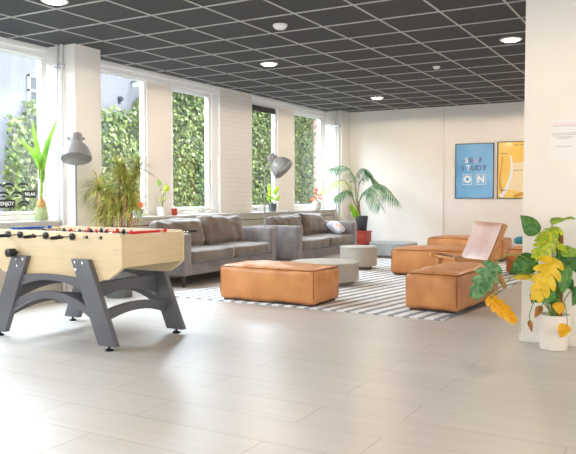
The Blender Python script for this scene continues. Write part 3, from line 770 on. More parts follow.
floor_lamp('dark grey dome floor lamp standing between the two sofas', (-5.70, 9.345, 0),
           [(0, 0, 0.03), (0, 0, 1.40), (0, 0, 1.50), (0.012, 0.0, 1.54), (0.05, 0, 1.585), (0.12, 0, 1.645)], 0.012, (0.075, 0.04, 1.745), (0.72, 0.10, -0.68), 'lamp_dark', 0.12, 1.12)

# ------------------------------------------------------------------ sling chair
def sling_chair():
    t = thing('lounge_chair', 'low lounge chair with a brown leather sling and wooden frame', 'chair', (-2.41, 8.65, 0.012), math.radians(-45))
    hw = 0.30; d = 0.022
    for s in (-1, 1):
        x = s * hw; a, b = x - d, x + d
        def plank(pts, w, nm):
            (y0, z0), (y1, z1) = pts; v = Vector((y1 - y0, z1 - z0)).normalized(); n = Vector((-v.y, v.x)) * w
            MB().prism([(y0 + n.x, z0 + n.y), (y1 + n.x, z1 + n.y), (y1 - n.x, z1 - n.y), (y0 - n.x, z0 - n.y)], 'x', a, b).build(nm, M['oak'], t, bevel=0.006)
        plank(((0.20, 0.36), (0.392, 0.017)), 0.028, 'rear_leg')
        plank(((-0.16, 0.34), (-0.236, 0.009)), 0.026, 'front_leg')
        plank(((-0.30, 0.385), (0.28, 0.32)), 0.026, 'side_rail')
        plank(((0.16, 0.30), (0.385, 0.785)), 0.027, 'back_post')
    MB().tube([(-hw, -0.24, 0.375), (hw, -0.24, 0.375)], 0.016, 12).build('cross_bar', M['oak'], t, smooth=True)
    MB().tube([(-hw, 0.31, 0.14), (hw, 0.31, 0.14)], 0.014, 12).build('cross_bar', M['oak'], t, smooth=True)
    MB().tube([(-hw, 0.375, 0.765), (hw, 0.375, 0.765)], 0.016, 12).build('cross_bar', M['oak'], t, smooth=True)
    pts = [(-0.265, 0.395), (-0.15, 0.355), (-0.02, 0.305), (0.08, 0.285), (0.15, 0.315), (0.20, 0.40), (0.255, 0.515), (0.31, 0.64), (0.355, 0.745), (0.372, 0.79)]
    P = bez([(0, p[0], p[1]) for p in pts], 36); n = len(P); th = 0.006; W_ = hw + 0.012; m = 9
    v = []; fs = []
    for lay in (0, 1):
        for i, p in enumerate(P):
            tg = (P[min(i + 1, n - 1)] - P[max(i - 1, 0)]).normalized(); nn = Vector((0, -tg.z, tg.y))
            for k in range(m):
                u = -1 + 2 * k / (m - 1); sag = 0.014 * (1 - u * u) * math.sin(PI * i / (n - 1))
                v.append(p + Vector((u * W_, 0, 0)) + nn * (0.036 - sag - (th if lay else 0)))
    q = n * m
    for i in range(n - 1):
        for k in range(m - 1):
            a = i * m + k; fs.append((a, a + 1, a + m + 1, a + m)); fs.append((q + a, q + a + m, q + a + m + 1, q + a + 1))
    for i in range(n - 1):
        for k in (0, m - 1):
            a = i * m + k; fs.append((a, a + m, q + a + m, q + a))
    for i in (0, n - 1):
        for k in range(m - 1):
            a = i * m + k; fs.append((a, a + 1, q + a + 1, q + a))
    MB().add(v, fs).build('sling', M['sling'], t, smooth=True, angle=60)
sling_chair()

# ------------------------------------------------------------------ posters and notice
def poster(label, x0, x1, z0, z1, m):
    t = thing('poster', label, 'poster', ((x0 + x1) / 2, YB, (z0 + z1) / 2), 0, 'framed posters on the back wall')
    w_, h_ = (x1 - x0) / 2, (z1 - z0) / 2; b = 0.014
    f = MB(); f.box(-w_, w_, -0.022, 0, h_ - b, h_); f.box(-w_, w_, -0.022, 0, -h_, -h_ + b); f.box(-w_, -w_ + b, -0.022, 0, -h_ + b, h_ - b); f.box(w_ - b, w_, -0.022, 0, -h_ + b, h_ - b)
    f.build('poster_frame', M['frame_dark'], t)
    s = MB().box(-w_ + b, w_ - b, -0.012, -0.001, -h_ + b, h_ - b).build('printed_sheet', m, t)
    return t, s, w_, h_
t, s, w_, h_ = poster('blue framed poster reading SELF STUDY ON', -3.884, -3.161, 1.085, 2.114, M['print_blue'])
XD, ZD, YT = (1, 0, 0), (0, 0, 1), -0.0135
pz = lambda v: h_ - v * 2 * h_          # fraction from the top
px = lambda u: -w_ + u * 2 * w_
for ch, u, mm in (('S', 0.29, 'poster_white'), ('E', 0.41, 'poster_navy'), ('L', 0.53, 'poster_pink'), ('F', 0.66, 'poster_navy')):
    text_mesh('lettering', ch, 0.135, M[mm], s, (px(u), YT, pz(0.31)), XD, ZD, bold=0.003)
for ch, u, mm in (('S', 0.19, 'poster_navy'), ('T', 0.34, 'poster_white'), ('U', 0.48, 'poster_navy'), ('D', 0.62, 'poster_navy'), ('Y', 0.76, 'poster_navy')):
    text_mesh('lettering', ch, 0.14, M[mm], s, (px(u), YT, pz(0.45)), XD, ZD, bold=0.003)
for ch, u in (('O', 0.32), ('N', 0.67)):
    b = MB(); hx, hz = 0.085, 0.095; c = (px(u), pz(0.655)); e = 0.008
    b.box(c[0] - hx, c[0] + hx, YT - 0.001, YT + 0.001, c[1] + hz - e, c[1] + hz); b.box(c[0] - hx, c[0] + hx, YT - 0.001, YT + 0.001, c[1] - hz, c[1] - hz + e)
    b.box(c[0] - hx, c[0] - hx + e, YT - 0.001, YT + 0.001, c[1] - hz, c[1] + hz); b.box(c[0] + hx - e, c[0] + hx, YT - 0.001, YT + 0.001, c[1] - hz, c[1] + hz)
    b.build('letter_box', M['poster_white'], s)
    text_mesh('lettering', ch, 0.17, M['poster_white'], s, (c[0], YT, c[1]), XD, ZD, bold=0.008)
b = MB()
for k, (u0, u1) in enumerate(((0.18, 0.36), (0.40, 0.52), (0.56, 0.72))): b.box(px(u0), px(u1), YT - 0.0005, YT + 0.0015, pz(0.792) - 0.006, pz(0.792))
b.box(px(0.5), px(0.6), YT - 0.0005, YT + 0.0015, pz(0.84) - 0.005, pz(0.84))
b.build('small_print', M['poster_navy'], s)

t, s, w_, h_ = poster('yellow framed poster with pale curved streaks, half hidden by the partition wall', -3.102, -2.379, 1.085, 2.126, M['print_yellow'])
def ribbon(pts, w0, w1, m, dy, nm):
    P = bez([(px(a), 0, pz(b_)) for a, b_ in pts], 24); L = []; R = []
    for i, p in enumerate(P):
        tg = (P[min(i + 1, len(P) - 1)] - P[max(i - 1, 0)]).normalized(); nn = Vector((-tg.z, 0, tg.x)); w = w0 + (w1 - w0) * i / (len(P) - 1)
        L.append((p.x + nn.x * w, p.z + nn.z * w)); R.append((p.x - nn.x * w, p.z - nn.z * w))
    b = MB()
    for i in range(len(P) - 1): b.prism([L[i], L[i + 1], R[i + 1], R[i]], 'y', YT + dy, YT + 0.001)
    b.build(nm, m, s)
ribbon([(0.60, 0.36), (0.64, 0.56), (0.63, 0.76), (0.60, 0.88)], 0.20, 0.24, M['poster_cream'], 0.0002, 'pale_field')
ribbon([(0.10, 0.97), (0.24, 0.82), (0.34, 0.60), (0.36, 0.38), (0.33, 0.25)], 0.034, 0.010, M['poster_white'], -0.0006, 'pale_streak')
ribbon([(0.14, 0.95), (0.07, 0.70), (0.10, 0.45), (0.14, 0.25)], 0.022, 0.008, M['poster_orange'], -0.0004, 'orange_streak')
ribbon([(0.42, 0.97), (0.60, 0.92), (0.80, 0.90), (0.98, 0.94)], 0.028, 0.028, M['poster_orange'], -0.0005, 'orange_curve')
b = MB()
for (u0, u1, v) in ((0.08, 0.24, 0.20), (0.40, 0.52, 0.06), (0.56, 0.64, 0.06), (0.40, 0.54, 0.50), (0.56, 0.62, 0.50), (0.10, 0.24, 0.85)):
    b.box(px(u0), px(u1), YT - 0.002, YT + 0.001, pz(v) - 0.010, pz(v))
b.build('small_print', M['frame_dark'], s)

t = thing('notice', 'white paper notice with lines of text taped to the partition wall', 'notice', (-0.83, YP, 1.571))
pp = MB().box(-0.108, 0.108, -0.002, 0, -0.152, 0.152).build('sheet', M['paper'], t)
b = MB()
for z, a, c in ((0.10, -0.09, 0.09), (0.045, -0.10, 0.10), (0.033, -0.10, 0.10), (0.018, -0.085, 0.06), (0.006, -0.06, 0.04), (-0.055, -0.07, 0.05)):
    b.box(a, c, -0.003, -0.0015, z, z + 0.0045)
b.build('text_lines', M['ink'], pp)
b = MB().box(-0.095, 0.10, -0.003, -0.0015, 0.112, 0.122); b.build('heading', M['pink_ink'], pp)

# ------------------------------------------------------------------ plants
def leaf_mesh(base, tip, width, lobed=0, up=0.2, droop=0.10, toward=(0.49, -0.87, 0.1), n=26, heart=True, fold=0.18):
    """single leaf from base to tip; blade turned between 'toward' and straight up"""
    B, T = Vector(base), Vector(tip); d = T - B; L = d.length; d = d / L
    nrm = (Vector(toward).normalized() * (1 - up) + Vector((0, 0, 1)) * up); nrm = (nrm - d * nrm.dot(d)).normalized(); sd = nrm.cross(d)
    v = []; fs = []; m = 5
    for i in range(n + 1):
        u = i / n
        if heart: w = (math.sin(PI * min(1, u * 1.0) ** 0.62) ** 0.85 if 0 < u < 1 else 0.0)
        else: w = math.sin(PI * u) ** 0.7 if 0 < u < 1 else 0
        w *= width / 2
        notch = 1.0
        if lobed and 0.12 < u < 0.95:
            notch = 1.0 if (i % 4) else 0.55
        for k in range(m):
            s = -1 + 2 * k / (m - 1)
            f = 1.0 if abs(s) < 0.6 else notch
            off = w * s * f
            z = -droop * L * u * u - fold * abs(off) * (1.0 + 0.6 * abs(s)) + 0.012 * math.sin(6 * u + 3 * s) * (width / 0.15)
            back = 0.10 * L * (abs(s) ** 2) * (1 - u) if heart else 0
            v.append(B + d * (u * L - back) + sd * off + nrm * z)
    for i in range(n):
        for k in range(m - 1):
            a = i * m + k; fs.append((a, a + 1, a + m + 1, a + m))
    return v, fs
def split_leaf(base, tip, width, up=0.2, droop=0.25, toward=(0.49, -0.87, 0.1), pairs=4):
    """leaf cut into rounded fingers on both sides of the midrib"""
    B, T = Vector(base), Vector(tip); d = T - B; L = d.length; d = d / L
    nrm = (Vector(toward).normalized() * (1 - up) + Vector((0, 0, 1)) * up); nrm = (nrm - d * nrm.dot(d)).normalized(); sd = nrm.cross(d)
    v, fs = leaf_mesh(base, tip, width * 0.50, 0, up, droop, toward)
    for s in (-1, 1):
        for j in range(pairs + 1):
            u0 = 0.02 + 0.78 * j / pairs; a = 1.75 - 1.25 * j / pairs
            fl = width * (0.50, 0.56, 0.54, 0.46, 0.34)[min(4, round(4 * j / pairs))]; fw = L * 0.62 / pairs * 0.62
            dr = (d * math.cos(a) + sd * s * math.sin(a)); wv = nrm.cross(dr); n = 8; k0 = len(v)
            p0 = B + d * (u0 * L) - nrm * (droop * L * u0 * u0 + 0.002 + 0.001 * j)
            for i in range(n + 1):
                t = i / n; w = fw * (0.75 + 0.35 * math.sin(PI * t)) * (1 if t < 0.72 else math.sqrt(max(0.02, 1 - ((t - 0.72) / 0.28) ** 2)))
                p = p0 + dr * fl * t + d * 0.10 * L * t * t - nrm * (0.30 * fl * t * t)
                v += [p - wv * w - nrm * 0.004, p, p + wv * w - nrm * 0.004]
            for i in range(n):
                q = k0 + 3 * i; fs += [(q, q + 1, q + 4, q + 3), (q + 1, q + 2, q + 5, q + 4)]
    return v, fs
def monstera():
    c = Vector((-0.865, 5.565, 0))
    t = thing('potted_plant', 'yellowing split-leaf plant with a moss pole in a white pot', 'plant', c)
    loc = lambda p: Vector(p) - c
    MB().lathe([(0.090, 0), (0.098, 0.004), (0.110, 0.14), (0.117, 0.255), (0.115, 0.262), (0.108, 0.262), (0.104, 0.22), (0, 0.22)], 44).build('pot', M['white_ceramic'], t, smooth=True)
    MB().lathe([(0.104, 0.221), (0.06, 0.234), (0, 0.238)], 28).build('soil', M['soil'], t, smooth=True)
    MB().tube([(0.035, 0.01, 0.22), (0.036, 0.01, 0.5), (0.034, 0.005, 0.86), (0.034, 0.005, 0.875)], [0.022, 0.023, 0.022, 0.012], 14).build('moss_pole', M['moss'], t, smooth=True)
    L = [
    ('dark', (-0.978,5.500,0.883), (-1.094,5.460,1.001), 0.145, 0, 0.20),
    ('light', (-0.884,5.520,0.973), (-0.724,5.460,0.999), 0.110, 0, 0.62),
    ('yellowgreen', (-0.838,5.500,0.908), (-0.949,5.380,0.852), 0.133, 1, 0.60),
    ('yellowgreen', (-0.868,5.480,0.835), (-0.950,5.360,0.723), 0.156, 1, 0.35),
    ('dark', (-0.988,5.420,0.680), (-1.146,5.360,0.581), 0.164, 0, 0.25),
    ('yellow', (-1.015,5.460,0.564), (-1.137,5.420,0.531), 0.062, 0, 0.30),
    ('blue', (-1.250,5.300,0.626), (-1.359,5.220,0.405), 0.172, 1, 0.15),
    ('orange', (-1.285,5.340,0.380), (-1.089,5.280,0.256), 0.117, 1, 0.20),
    ('yellow', (-0.840,5.360,0.677), (-0.911,5.240,0.434), 0.195, 1, 0.20),
    ('green', (-0.846,5.380,0.465), (-0.955,5.300,0.380), 0.117, 0, 0.30),
    ('dark', (-0.738,5.500,0.731), (-0.844,5.420,0.610), 0.155, 0, 0.30),
    ('light', (-0.784,5.480,0.772), (-0.643,5.380,0.720), 0.133, 0, 0.40),
    ('green', (-0.766,5.420,0.635), (-0.775,5.360,0.445), 0.125, 0, 0.20),
    ('dark', (-0.666,5.440,0.491), (-0.709,5.380,0.359), 0.086, 0, 0.20),
    ('orange', (-0.800,5.400,0.371), (-0.796,5.380,0.288), 0.094, 0, 0.10),
    ('orange', (-0.746,5.370,0.214), (-0.790,5.360,0.125), 0.094, 0, 0.10),
    ('brown', (-0.934,5.420,0.329), (-0.971,5.400,0.248), 0.055, 0, 0.10),
    ('olive', (-0.992,5.420,0.428), (-0.994,5.400,0.349), 0.039, 0, 0.10),
    ('brown', (-1.014,5.440,0.216), (-0.995,5.420,0.139), 0.039, 0, 0.10),
    ('yellowgreen', (-0.816,5.460,0.794), (-0.755,5.420,0.741), 0.070, 0, 0.40),
    ('dark', (-0.852,5.540,0.580), (-0.900,5.520,0.654), 0.101, 0, 0.20),
    ('green', (-0.891,5.540,0.368), (-0.830,5.500,0.467), 0.101, 0, 0.20),
    ('dark', (-0.922,5.500,0.483), (-0.841,5.470,0.558), 0.094, 0, 0.20),
    ('dark', (-0.770,5.500,0.700), (-0.690,5.440,0.600), 0.120, 0, 0.20),
    ('dark', (-0.800,5.500,0.560), (-0.720,5.450,0.470), 0.120, 0, 0.20),
    ('green', (-0.860,5.480,0.690), (-0.790,5.420,0.600), 0.120, 0, 0.25),
    ('dark', (-0.830,5.470,0.440), (-0.870,5.440,0.350), 0.090, 0, 0.20),
    ]
    names = {'dark': 'dark green leaf', 'light': 'light green leaf', 'yellowgreen': 'yellow-green leaf', 'yellow': 'large yellow leaf', 'blue': 'bluish green split leaf', 'orange': 'orange-yellow leaf', 'brown': 'dry brown leaf', 'olive': 'small olive leaf', 'green': 'green leaf'}
    for i, (k, b, tp, w, lo, up) in enumerate(L):
        B, T = loc(b), loc(tp)
        v, f = split_leaf(B, T, w, up) if lo else leaf_mesh(B, T, w, 0, up)
        o = MB().add(v, f).build('leaf', M['leaf_' + k], t, smooth=True, angle=180, recalc=False); o['label'] = names[k]
        s0 = Vector((0.02 * math.cos(i * 2.4), 0.02 * math.sin(i * 2.4), 0.23))
        if k == 'blue': path = [s0, loc((-0.913, 5.45, 0.489)), loc((-0.98, 5.42, 0.62)), loc((-1.080, 5.38, 0.709)), loc((-1.20, 5.32, 0.695)), B]
        elif k == 'orange' and tp[0] < -1: path = [s0, loc((-0.95, 5.43, 0.47)), loc((-1.05, 5.40, 0.58)), loc((-1.15, 5.37, 0.53)), loc((-1.24, 5.35, 0.43)), B]
        elif b[2] < 0.24: path = [s0, s0 * 0.3 + B * 0.7 + Vector((0, 0, 0.16)), B + Vector((0, -0.005, 0.06)), B]
        else: path = [s0, s0 * 0.62 + B * 0.38 + Vector((0, 0, 0.07)), s0 * 0.2 + B * 0.8 + Vector((0, 0, 0.05)), B]
        MB().tube(bez(path, 14), 0.0035 if 13 < i < 19 else 0.0045, 6).build('petiole', M['stem'], o, smooth=True)
monstera()

def dracaena():
    c = Vector((-5.60, 6.02, 0)); rnd = random.Random(9)
    t = thing('potted_plant', 'tall spiky narrow-leaved plant in a grey pot behind the football table', 'plant', c)
    MB().lathe([(0.135, 0), (0.14, 0.005), (0.168, 0.335), (0.165, 0.34), (0.155, 0.335), (0.150, 0.29), (0, 0.29)], 40).build('pot', M['grey_pot'], t, smooth=True)
    MB().lathe([(0.150, 0.291), (0, 0.30)], 28).build('soil', M['soil'], t)
    heads = [((-0.22, -0.08, 1.26), 0.30), ((0.08, -0.05, 1.45), 0.30), ((0.20, -0.05, 1.22), 0.32), ((-0.04, -0.10, 1.16), 0.30), ((-0.20, -0.06, 0.96), 0.28), ((0.24, 0.05, 1.46), 0.26), ((0.12, -0.12, 0.98), 0.34), ((0.02, 0.06, 1.34), 0.28), ((0.28, -0.06, 1.08), 0.28), ((-0.02, -0.12, 1.00), 0.28)]
    for h, ln in heads:
        H = Vector(h); s0 = Vector((h[0] * 0.2, h[1] * 0.2, 0.29))
        MB().tube(bez([s0, s0 * 0.5 + H * 0.5 + Vector((-h[0] * 0.15, 0, -0.05)), H], 8), 0.009, 8).build('stem', M['bark'], t, smooth=True)
        v = []; fs = []
        for k in range(84):
            az = rnd.uniform(0, 2 * PI); el = rnd.uniform(-0.7, 1.25); L = ln * rnd.uniform(0.65, 1.05); w = rnd.uniform(0.006, 0.010)
            d = Vector((math.cos(az) * math.cos(el), math.sin(az) * math.cos(el), math.sin(el))); sd = d.cross(Vector((0, 0, 1))).normalized()
            p = H + Vector((0, 0, rnd.uniform(-0.07, 0.05))); q0 = len(v); n = 5
            for i in range(n + 1):
                u = i / n; pt = p + d * L * u + Vector((0, 0, -0.32 * L * u ** 2.2)); ww = w * (1 - u ** 2) + 0.0008; pt.x = max(pt.x, -0.38)
                v += [pt - sd * ww, pt + Vector((0, 0, -ww * 0.4)), pt + sd * ww]
            for i in range(n):
                a = q0 + i * 3; fs += [(a, a + 1, a + 4, a + 3), (a + 1, a + 2, a + 5, a + 4)]
        MB().add(v, fs).build('leaf_crown', M['leaf_dracaena'], t, smooth=True, angle=180, recalc=False)
    # dry hanging leaves round the stems
    v = []; fs = []
    for k in range(70):
        az = rnd.uniform(0, 2 * PI); r = rnd.uniform(0.06, 0.26); z = rnd.uniform(0.95, 1.2); L = rnd.uniform(0.25, 0.4)
        p = Vector((r * math.cos(az), r * math.sin(az) * 0.7 - 0.03, z)); sd = Vector((math.cos(az * 3), math.sin(az * 3), 0)); q0 = len(v)
        for i in range(5):
            u = i / 4; pt = p + Vector((0.05 * math.cos(az) * u, 0.05 * math.sin(az) * u, -L * u)); ww = 0.007 * (1 - u * u) + 0.001
            v += [pt - sd * ww, pt + sd * ww]
        for i in range(4):
            a = q0 + 2 * i; fs.append((a, a + 1, a + 3, a + 2))
    o = MB().add(v, fs).build('dry_leaves', M['leaf_dry'], t, smooth=True, angle=180, recalc=False); o['label'] = 'dry reddish hanging leaves'
    # low broad leaves at the rim
    v = []; fs = []
    for k in range(26):
        az = rnd.uniform(-2.9, 0.6); r = rnd.uniform(0.02, 0.12); p = Vector((r * math.cos(az), r * math.sin(az), 0.31))
        tp = p + Vector((math.cos(az) * rnd.uniform(0.04, 0.13), math.sin(az) * rnd.uniform(0.04, 0.13), rnd.uniform(0.05, 0.17)))
        a, b_ = leaf_mesh(p, tp, 0.07, 0, 0.6, 0.3); kk = len(v); v += a; fs += [tuple(i + kk for i in f) for f in b_]
    o = MB().add(v, fs).build('low_leaves', M['leaf_lime'], t, smooth=True, angle=180, recalc=False); o['label'] = 'bright green low leaves at the pot rim'
dracaena()

def palm():
    c = Vector((-5.42, 12.42, 0.475)); rnd = random.Random(3)
    t = thing('potted_palm', 'tall palm with arching fronds in a dark pot on the red stool', 'palm', c)
    MB().lathe([(0.09, 0), (0.095, 0.005), (0.122, 0.275), (0.119, 0.28), (0.112, 0.275), (0.108, 0.24), (0, 0.24)], 36).build('pot', M['dark_pot'], t, smooth=True)
    MB().lathe([(0.108, 0.241), (0, 0.25)], 24).build('soil', M['soil'], t)
    MB().tube([(-0.04, -0.01, 0.24), (-0.05, -0.01, 0.36), (-0.055, -0.01, 0.48), (-0.055, -0.01, 0.56)], [0.030, 0.026, 0.020, 0.010], 12).build('trunk', M['bark'], t, smooth=True)
    F = {'A': [(-5.51, 12.4, 0.96), (-5.3, 12.35, 1.24), (-5.0, 12.3, 1.35), (-4.63, 12.2, 1.06)],
         'B': [(-5.51, 12.4, 1.06), (-5.49, 12.5, 1.4), (-5.37, 12.55, 1.55), (-5.16, 12.6, 1.38)],
         'G': [(-5.51, 12.4, 1.15), (-5.57, 12.45, 1.44), (-5.47, 12.5, 1.65), (-5.35, 12.6, 1.59)],
         'F': [(-5.49, 12.4, 0.96), (-5.3, 12.25, 1.17), (-5.08, 12.1, 1.26), (-4.86, 11.95, 0.97)],
         'C': [(-5.53, 12.4, 1.09), (-5.55, 12.35, 1.43), (-5.65, 12.2, 1.68), (-5.86, 11.95, 1.65)],
         'D': [(-5.57, 12.4, 1.05), (-5.61, 12.3, 1.24), (-5.68, 12.1, 1.43), (-6.04, 11.9, 1.24)],
         'E': [(-5.55, 12.4, 0.96), (-5.59, 12.35, 1.13), (-5.65, 12.25, 1.24), (-5.81, 12.1, 1.13)]}
    for key, pts in F.items():
        P = bez([Vector(p) - c for p in pts], 24); n = len(P)
        yellow = key == 'D'
        fr = MB().tube([Vector((-0.05, -0.01, 0.35))] + P, 0.006, 6).build('frond_stalk', M['stem'], t, smooth=True)
        v = []; fs = []
        for i in range(int(n * 0.30), n):
            u = (i - n * 0.3) / (n * 0.7); p = P[i]; tg = (P[min(i + 1, n - 1)] - P[i - 1]).normalized()
            sd = tg.cross(Vector((0, 0, 1)))
            sd = sd.normalized() if sd.length > 0.05 else Vector((0.87, 0.49, 0))
            L = (0.25 if key in 'AF' else 0.19) * math.sin(PI * (0.18 + 0.75 * u)) + 0.04
            for s in (-1, 1):
                for jj in (0, 0.5):
                    pp = p + tg * jj * (P[1] - P[0]).length
                    d = (sd * s * 0.75 + tg * 0.65 + Vector((0, 0, rnd.uniform(-0.55, -0.05)))).normalized()
                    wv = d.cross(Vector((0, 0, 1))).normalized(); q0 = len(v)
                    for k in range(5):
                        a = k / 4; pt = pp + d * L * a + Vector((0, 0, -0.55 * L * a * a)); ww = 0.0075 * math.sin(PI * (0.12 + 0.86 * a)) + 0.001
                        v += [pt - wv * ww + Vector((0, 0, -ww * 0.5)), pt, pt + wv * ww + Vector((0, 0, -ww * 0.5))]
                    for k in range(4):
                        a = q0 + 3 * k; fs += [(a, a + 1, a + 4, a + 3), (a + 1, a + 2, a + 5, a + 4)]
        o = MB().add(v, fs).build('frond', M['leaf_palm_yellow' if yellow else 'leaf_palm'], fr, smooth=True, angle=180, recalc=False)
        if yellow: o['label'] = 'yellowed frond'
    v = []; fs = []
    for k in range(24):
        az = rnd.uniform(2.2, 5.0); p = Vector((0.08 * math.cos(az), 0.08 * math.sin(az), 0.25))
        tp = p + Vector((math.cos(az) * rnd.uniform(0.03, 0.18) - 0.04, math.sin(az) * rnd.uniform(0.03, 0.12), rnd.uniform(0.02, 0.30)))
        a, b_ = leaf_mesh(p, tp, 0.06, 0, 0.4, 0.2); kk = len(v); v += a; fs += [tuple(i + kk for i in f) for f in b_]
    o = MB().add(v, fs).build('low_leaves', M['leaf_lime'], t, smooth=True, angle=180, recalc=False); o['label'] = 'bright lime leaves beside the trunk'
    # red stool
    s = thing('stool', 'red box stool under the potted palm', 'stool', (c.x, c.y, 0))
    MB().box(-0.15, 0.15, -0.15, 0.15, 0.44, 0.474).build('seat', M['red_paint'], s, bevel=0.005)
    b = MB(); b.box(-0.14, -0.118, -0.14, 0.14, 0.0, 0.44); b.box(0.118, 0.14, -0.14, 0.14, 0.0, 0.44); b.box(-0.118, 0.118, -0.138, -0.118, 0.02, 0.44); b.box(-0.118, 0.118, 0.118, 0.138, 0.02, 0.44)
    b.build('body', M['red_paint'], s, bevel=0.004)
palm()

def amaryllis():
    c = Vector((-6.33, 5.565, SILL + 0.005))
    t = thing('jar_plant', 'long-leaved bulb plant in a glass jar on the window ledge', 'plant', c)
    MB().lathe([(0.062, 0), (0.070, 0.01), (0.072, 0.11), (0.066, 0.14), (0.066, 0.15), (0.063, 0.15), (0.063, 0.14), (0.068, 0.108), (0.066, 0.012), (0, 0.008)], 32).build('jar', M['jar'], t, smooth=True)
    MB().lathe([(0.055, 0.012), (0.060, 0.06), (0.05, 0.085), (0, 0.09)], 20).build('pebbles', M['stem'], t, smooth=True)
    MB().lathe([(0, 0.12), (0.035, 0.13), (0.052, 0.165), (0.045, 0.205), (0.02, 0.25), (0.014, 0.27)], 20).build('bulb', M['bulb'], t, smooth=True)
    MB().tube([(0, 0, 0.25), (0.004, 0.01, 0.42), (0.004, 0.012, 0.58)], [0.018, 0.015, 0.018], 10).build('stem', M['leaf_light'], t, smooth=True)
    for tip, mid, w in (((0.35, -0.06, 1.12), (0.13, 0.0, 0.86), 0.062), ((-0.01, -0.10, 1.10), (0.0, -0.04, 0.82), 0.065), ((0.03, -0.33, 0.90), (0.02, -0.13, 0.76), 0.065)):
        P = bez([(0.004, 0.012, 0.42), (0.004, 0.012, 0.56), mid, tip], 18); n = len(P); v = []; fs = []
        for i, p in enumerate(P):
            u = i / (n - 1); tg = (P[min(i + 1, n - 1)] - P[max(i - 1, 0)]).normalized(); nn = Vector((0.8, -0.55, 0.15)); sd = tg.cross(nn).normalized()
            ww = w / 2 * (math.sin(PI * (0.12 + 0.88 * u)) ** 0.7 if u < 1 else 0.02)
            v += [p - sd * ww, p - nn.normalized() * ww * 0.4, p + sd * ww]
        for i in range(n - 1): fs += [(3 * i, 3 * i + 1, 3 * i + 4, 3 * i + 3), (3 * i + 1, 3 * i + 2, 3 * i + 5, 3 * i + 4)]
        MB().add(v, fs).build('leaf', M['leaf_strap'], t, smooth=True, angle=180, recalc=False)
amaryllis()

# things along the window ledge
LZ = SILL + 0.005
def small_pot_plant(label, loc, pr, ph, potm, leaves, lm):
    t = thing('potted_plant', label, 'plant', loc)
    MB().lathe([(pr * 0.8, 0), (pr * 0.84, 0.003), (pr, ph), (pr * 0.92, ph), (pr * 0.88, ph * 0.85), (0, ph * 0.85)], 28).build('pot', M[potm], t, smooth=True)
    MB().lathe([(pr * 0.87, ph * 0.86), (0, ph * 0.88)], 20).build('soil', M['soil'], t)
    for tip, ln, w, m in leaves:
        T = Vector(tip); B = T * (1 - ln); B.z = ph + (T.z - ph) * (1 - ln)
        v, f = leaf_mesh(B, T, w, 0, 0.3, 0.1)
        o = MB().add(v, f).build('leaf', M[m], t, smooth=True, angle=180, recalc=False)
        MB().tube(bez([(0, 0, ph * 0.85), tuple(B * 0.4 + Vector((0, 0, B.z * 0.25 + ph * 0.3))), tuple(B)], 8), 0.003, 6).build('petiole', M['stem'], o, smooth=True)
    return t
small_pot_plant('spindly plant with two pale leaves in a white pot on the ledge', (-6.32, 7.66, LZ), 0.075, 0.12, 'white_ceramic',
    [((0.0, 0.10, 0.44), 0.30, 0.09, 'leaf_yellowgreen'), ((0.02, -0.10, 0.50), 0.22, 0.06, 'leaf_light'), ((0.0, 0.06, 0.27), 0.35, 0.05, 'leaf_palm_yellow'), ((0.0, -0.06, 0.25), 0.35, 0.05, 'leaf_palm_yellow'), ((0.03, 0.0, 0.36), 0.2, 0.05, 'leaf_palm_yellow')], None)
t = thing('candle_holder', 'small red candle holder beside the white pot on the ledge', 'candle holder', (-6.32, 7.92, LZ))
MB().lathe([(0.038, 0), (0.04, 0.004), (0.042, 0.095), (0.037, 0.095), (0.035, 0.02), (0, 0.018)], 24).build('cup', M['red_paint'], t, smooth=True)
MB().lathe([(0.030, 0.019), (0.030, 0.06), (0, 0.061)], 18).build('candle', M['white_ceramic'], t, smooth=True)
rr = random.Random(5)
small_pot_plant('bushy small plant in a grey pot on the ledge by the dark floor lamp', (-6.32, 10.62, LZ), 0.075, 0.14, 'grey_pot',
    [((rr.uniform(-.06, .06), rr.uniform(-.2, .2), rr.uniform(0.2, 0.48)), 0.35, 0.08, ('leaf_light', 'leaf_yellowgreen', 'leaf_lime')[k % 3]) for k in range(12)], None)
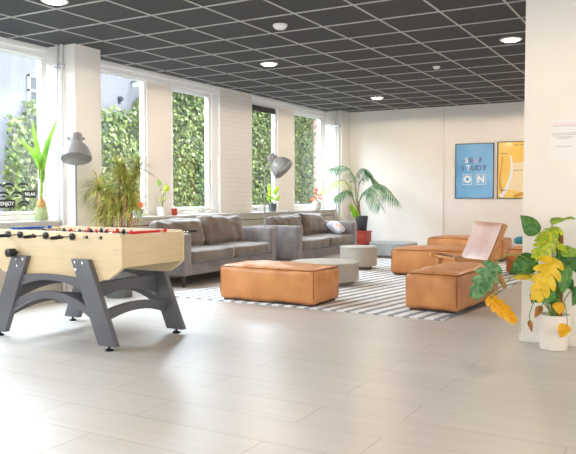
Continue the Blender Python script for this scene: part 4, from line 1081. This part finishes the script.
t = thing('flower_vase', 'red and orange flowers in a small pale vase near the corner column', 'vase', (-6.32, 12.30, LZ))
MB().lathe([(0.05, 0), (0.085, 0.03), (0.10, 0.09), (0.085, 0.14), (0.05, 0.165), (0.055, 0.18), (0.048, 0.18), (0.04, 0.16), (0, 0.155)], 28).build('vase', M['white_ceramic'], t, smooth=True)
for i, (dx, dy, dz, m) in enumerate(((0, 0.02, 0.36, 'red_petal'), (0.02, -0.10, 0.22, 'orange_petal'), (0.03, 0.06, 0.27, 'red_petal'), (0.0, -0.20, 0.17, 'orange_petal'), (0.02, -0.04, 0.30, 'orange_petal'), (0.02, 0.12, 0.20, 'orange_petal'))):
    v = []; fs = []
    for k in range(9):
        a = 2 * PI * k / 9; p = Vector((dx, dy, dz)); tp = p + Vector((0.045 * math.cos(a), 0.05 * math.sin(a), 0.025 + 0.02 * (k % 2)))
        aa, bb = leaf_mesh(p, tp, 0.034, 0, 0.5, 0.0, n=6, heart=False); kk = len(v); v += aa; fs += [tuple(i_ + kk for i_ in f) for f in bb]
    o = MB().add(v, fs).build('flower', M[m], t, smooth=True, angle=180, recalc=False)
    MB().tube(bez([(0, 0, 0.13), (dx * 0.5, dy * 0.5, 0.15 + dz * 0.3), (dx, dy, dz)], 6), 0.004, 6).build('flower_stem', M['stem'], o, smooth=True)
t = thing('flower_pot', 'small orange flower in a teal pot beside the spiky plant', 'flower pot', (-6.32, 7.18, LZ))
MB().lathe([(0.045, 0), (0.06, 0.10), (0.055, 0.10), (0.05, 0.09), (0, 0.088)], 24).build('pot', M['teal'], t, smooth=True)
v = []; fs = []
for k in range(16):
    a = 2.4 * k; r = 0.02 + 0.045 * k / 16; p = Vector((0, 0, 0.12)); tp = Vector((r * math.cos(a) * 1.6, r * math.sin(a) * 1.6, 0.20 - 0.06 * k / 16))
    aa, bb = leaf_mesh(p, tp, 0.05, 0, 0.5, 0.0, n=6, heart=False); kk = len(v); v += aa; fs += [tuple(i_ + kk for i_ in f) for f in bb]
MB().add(v, fs).build('flower', M['orange_petal'], t, smooth=True, angle=180, recalc=False)
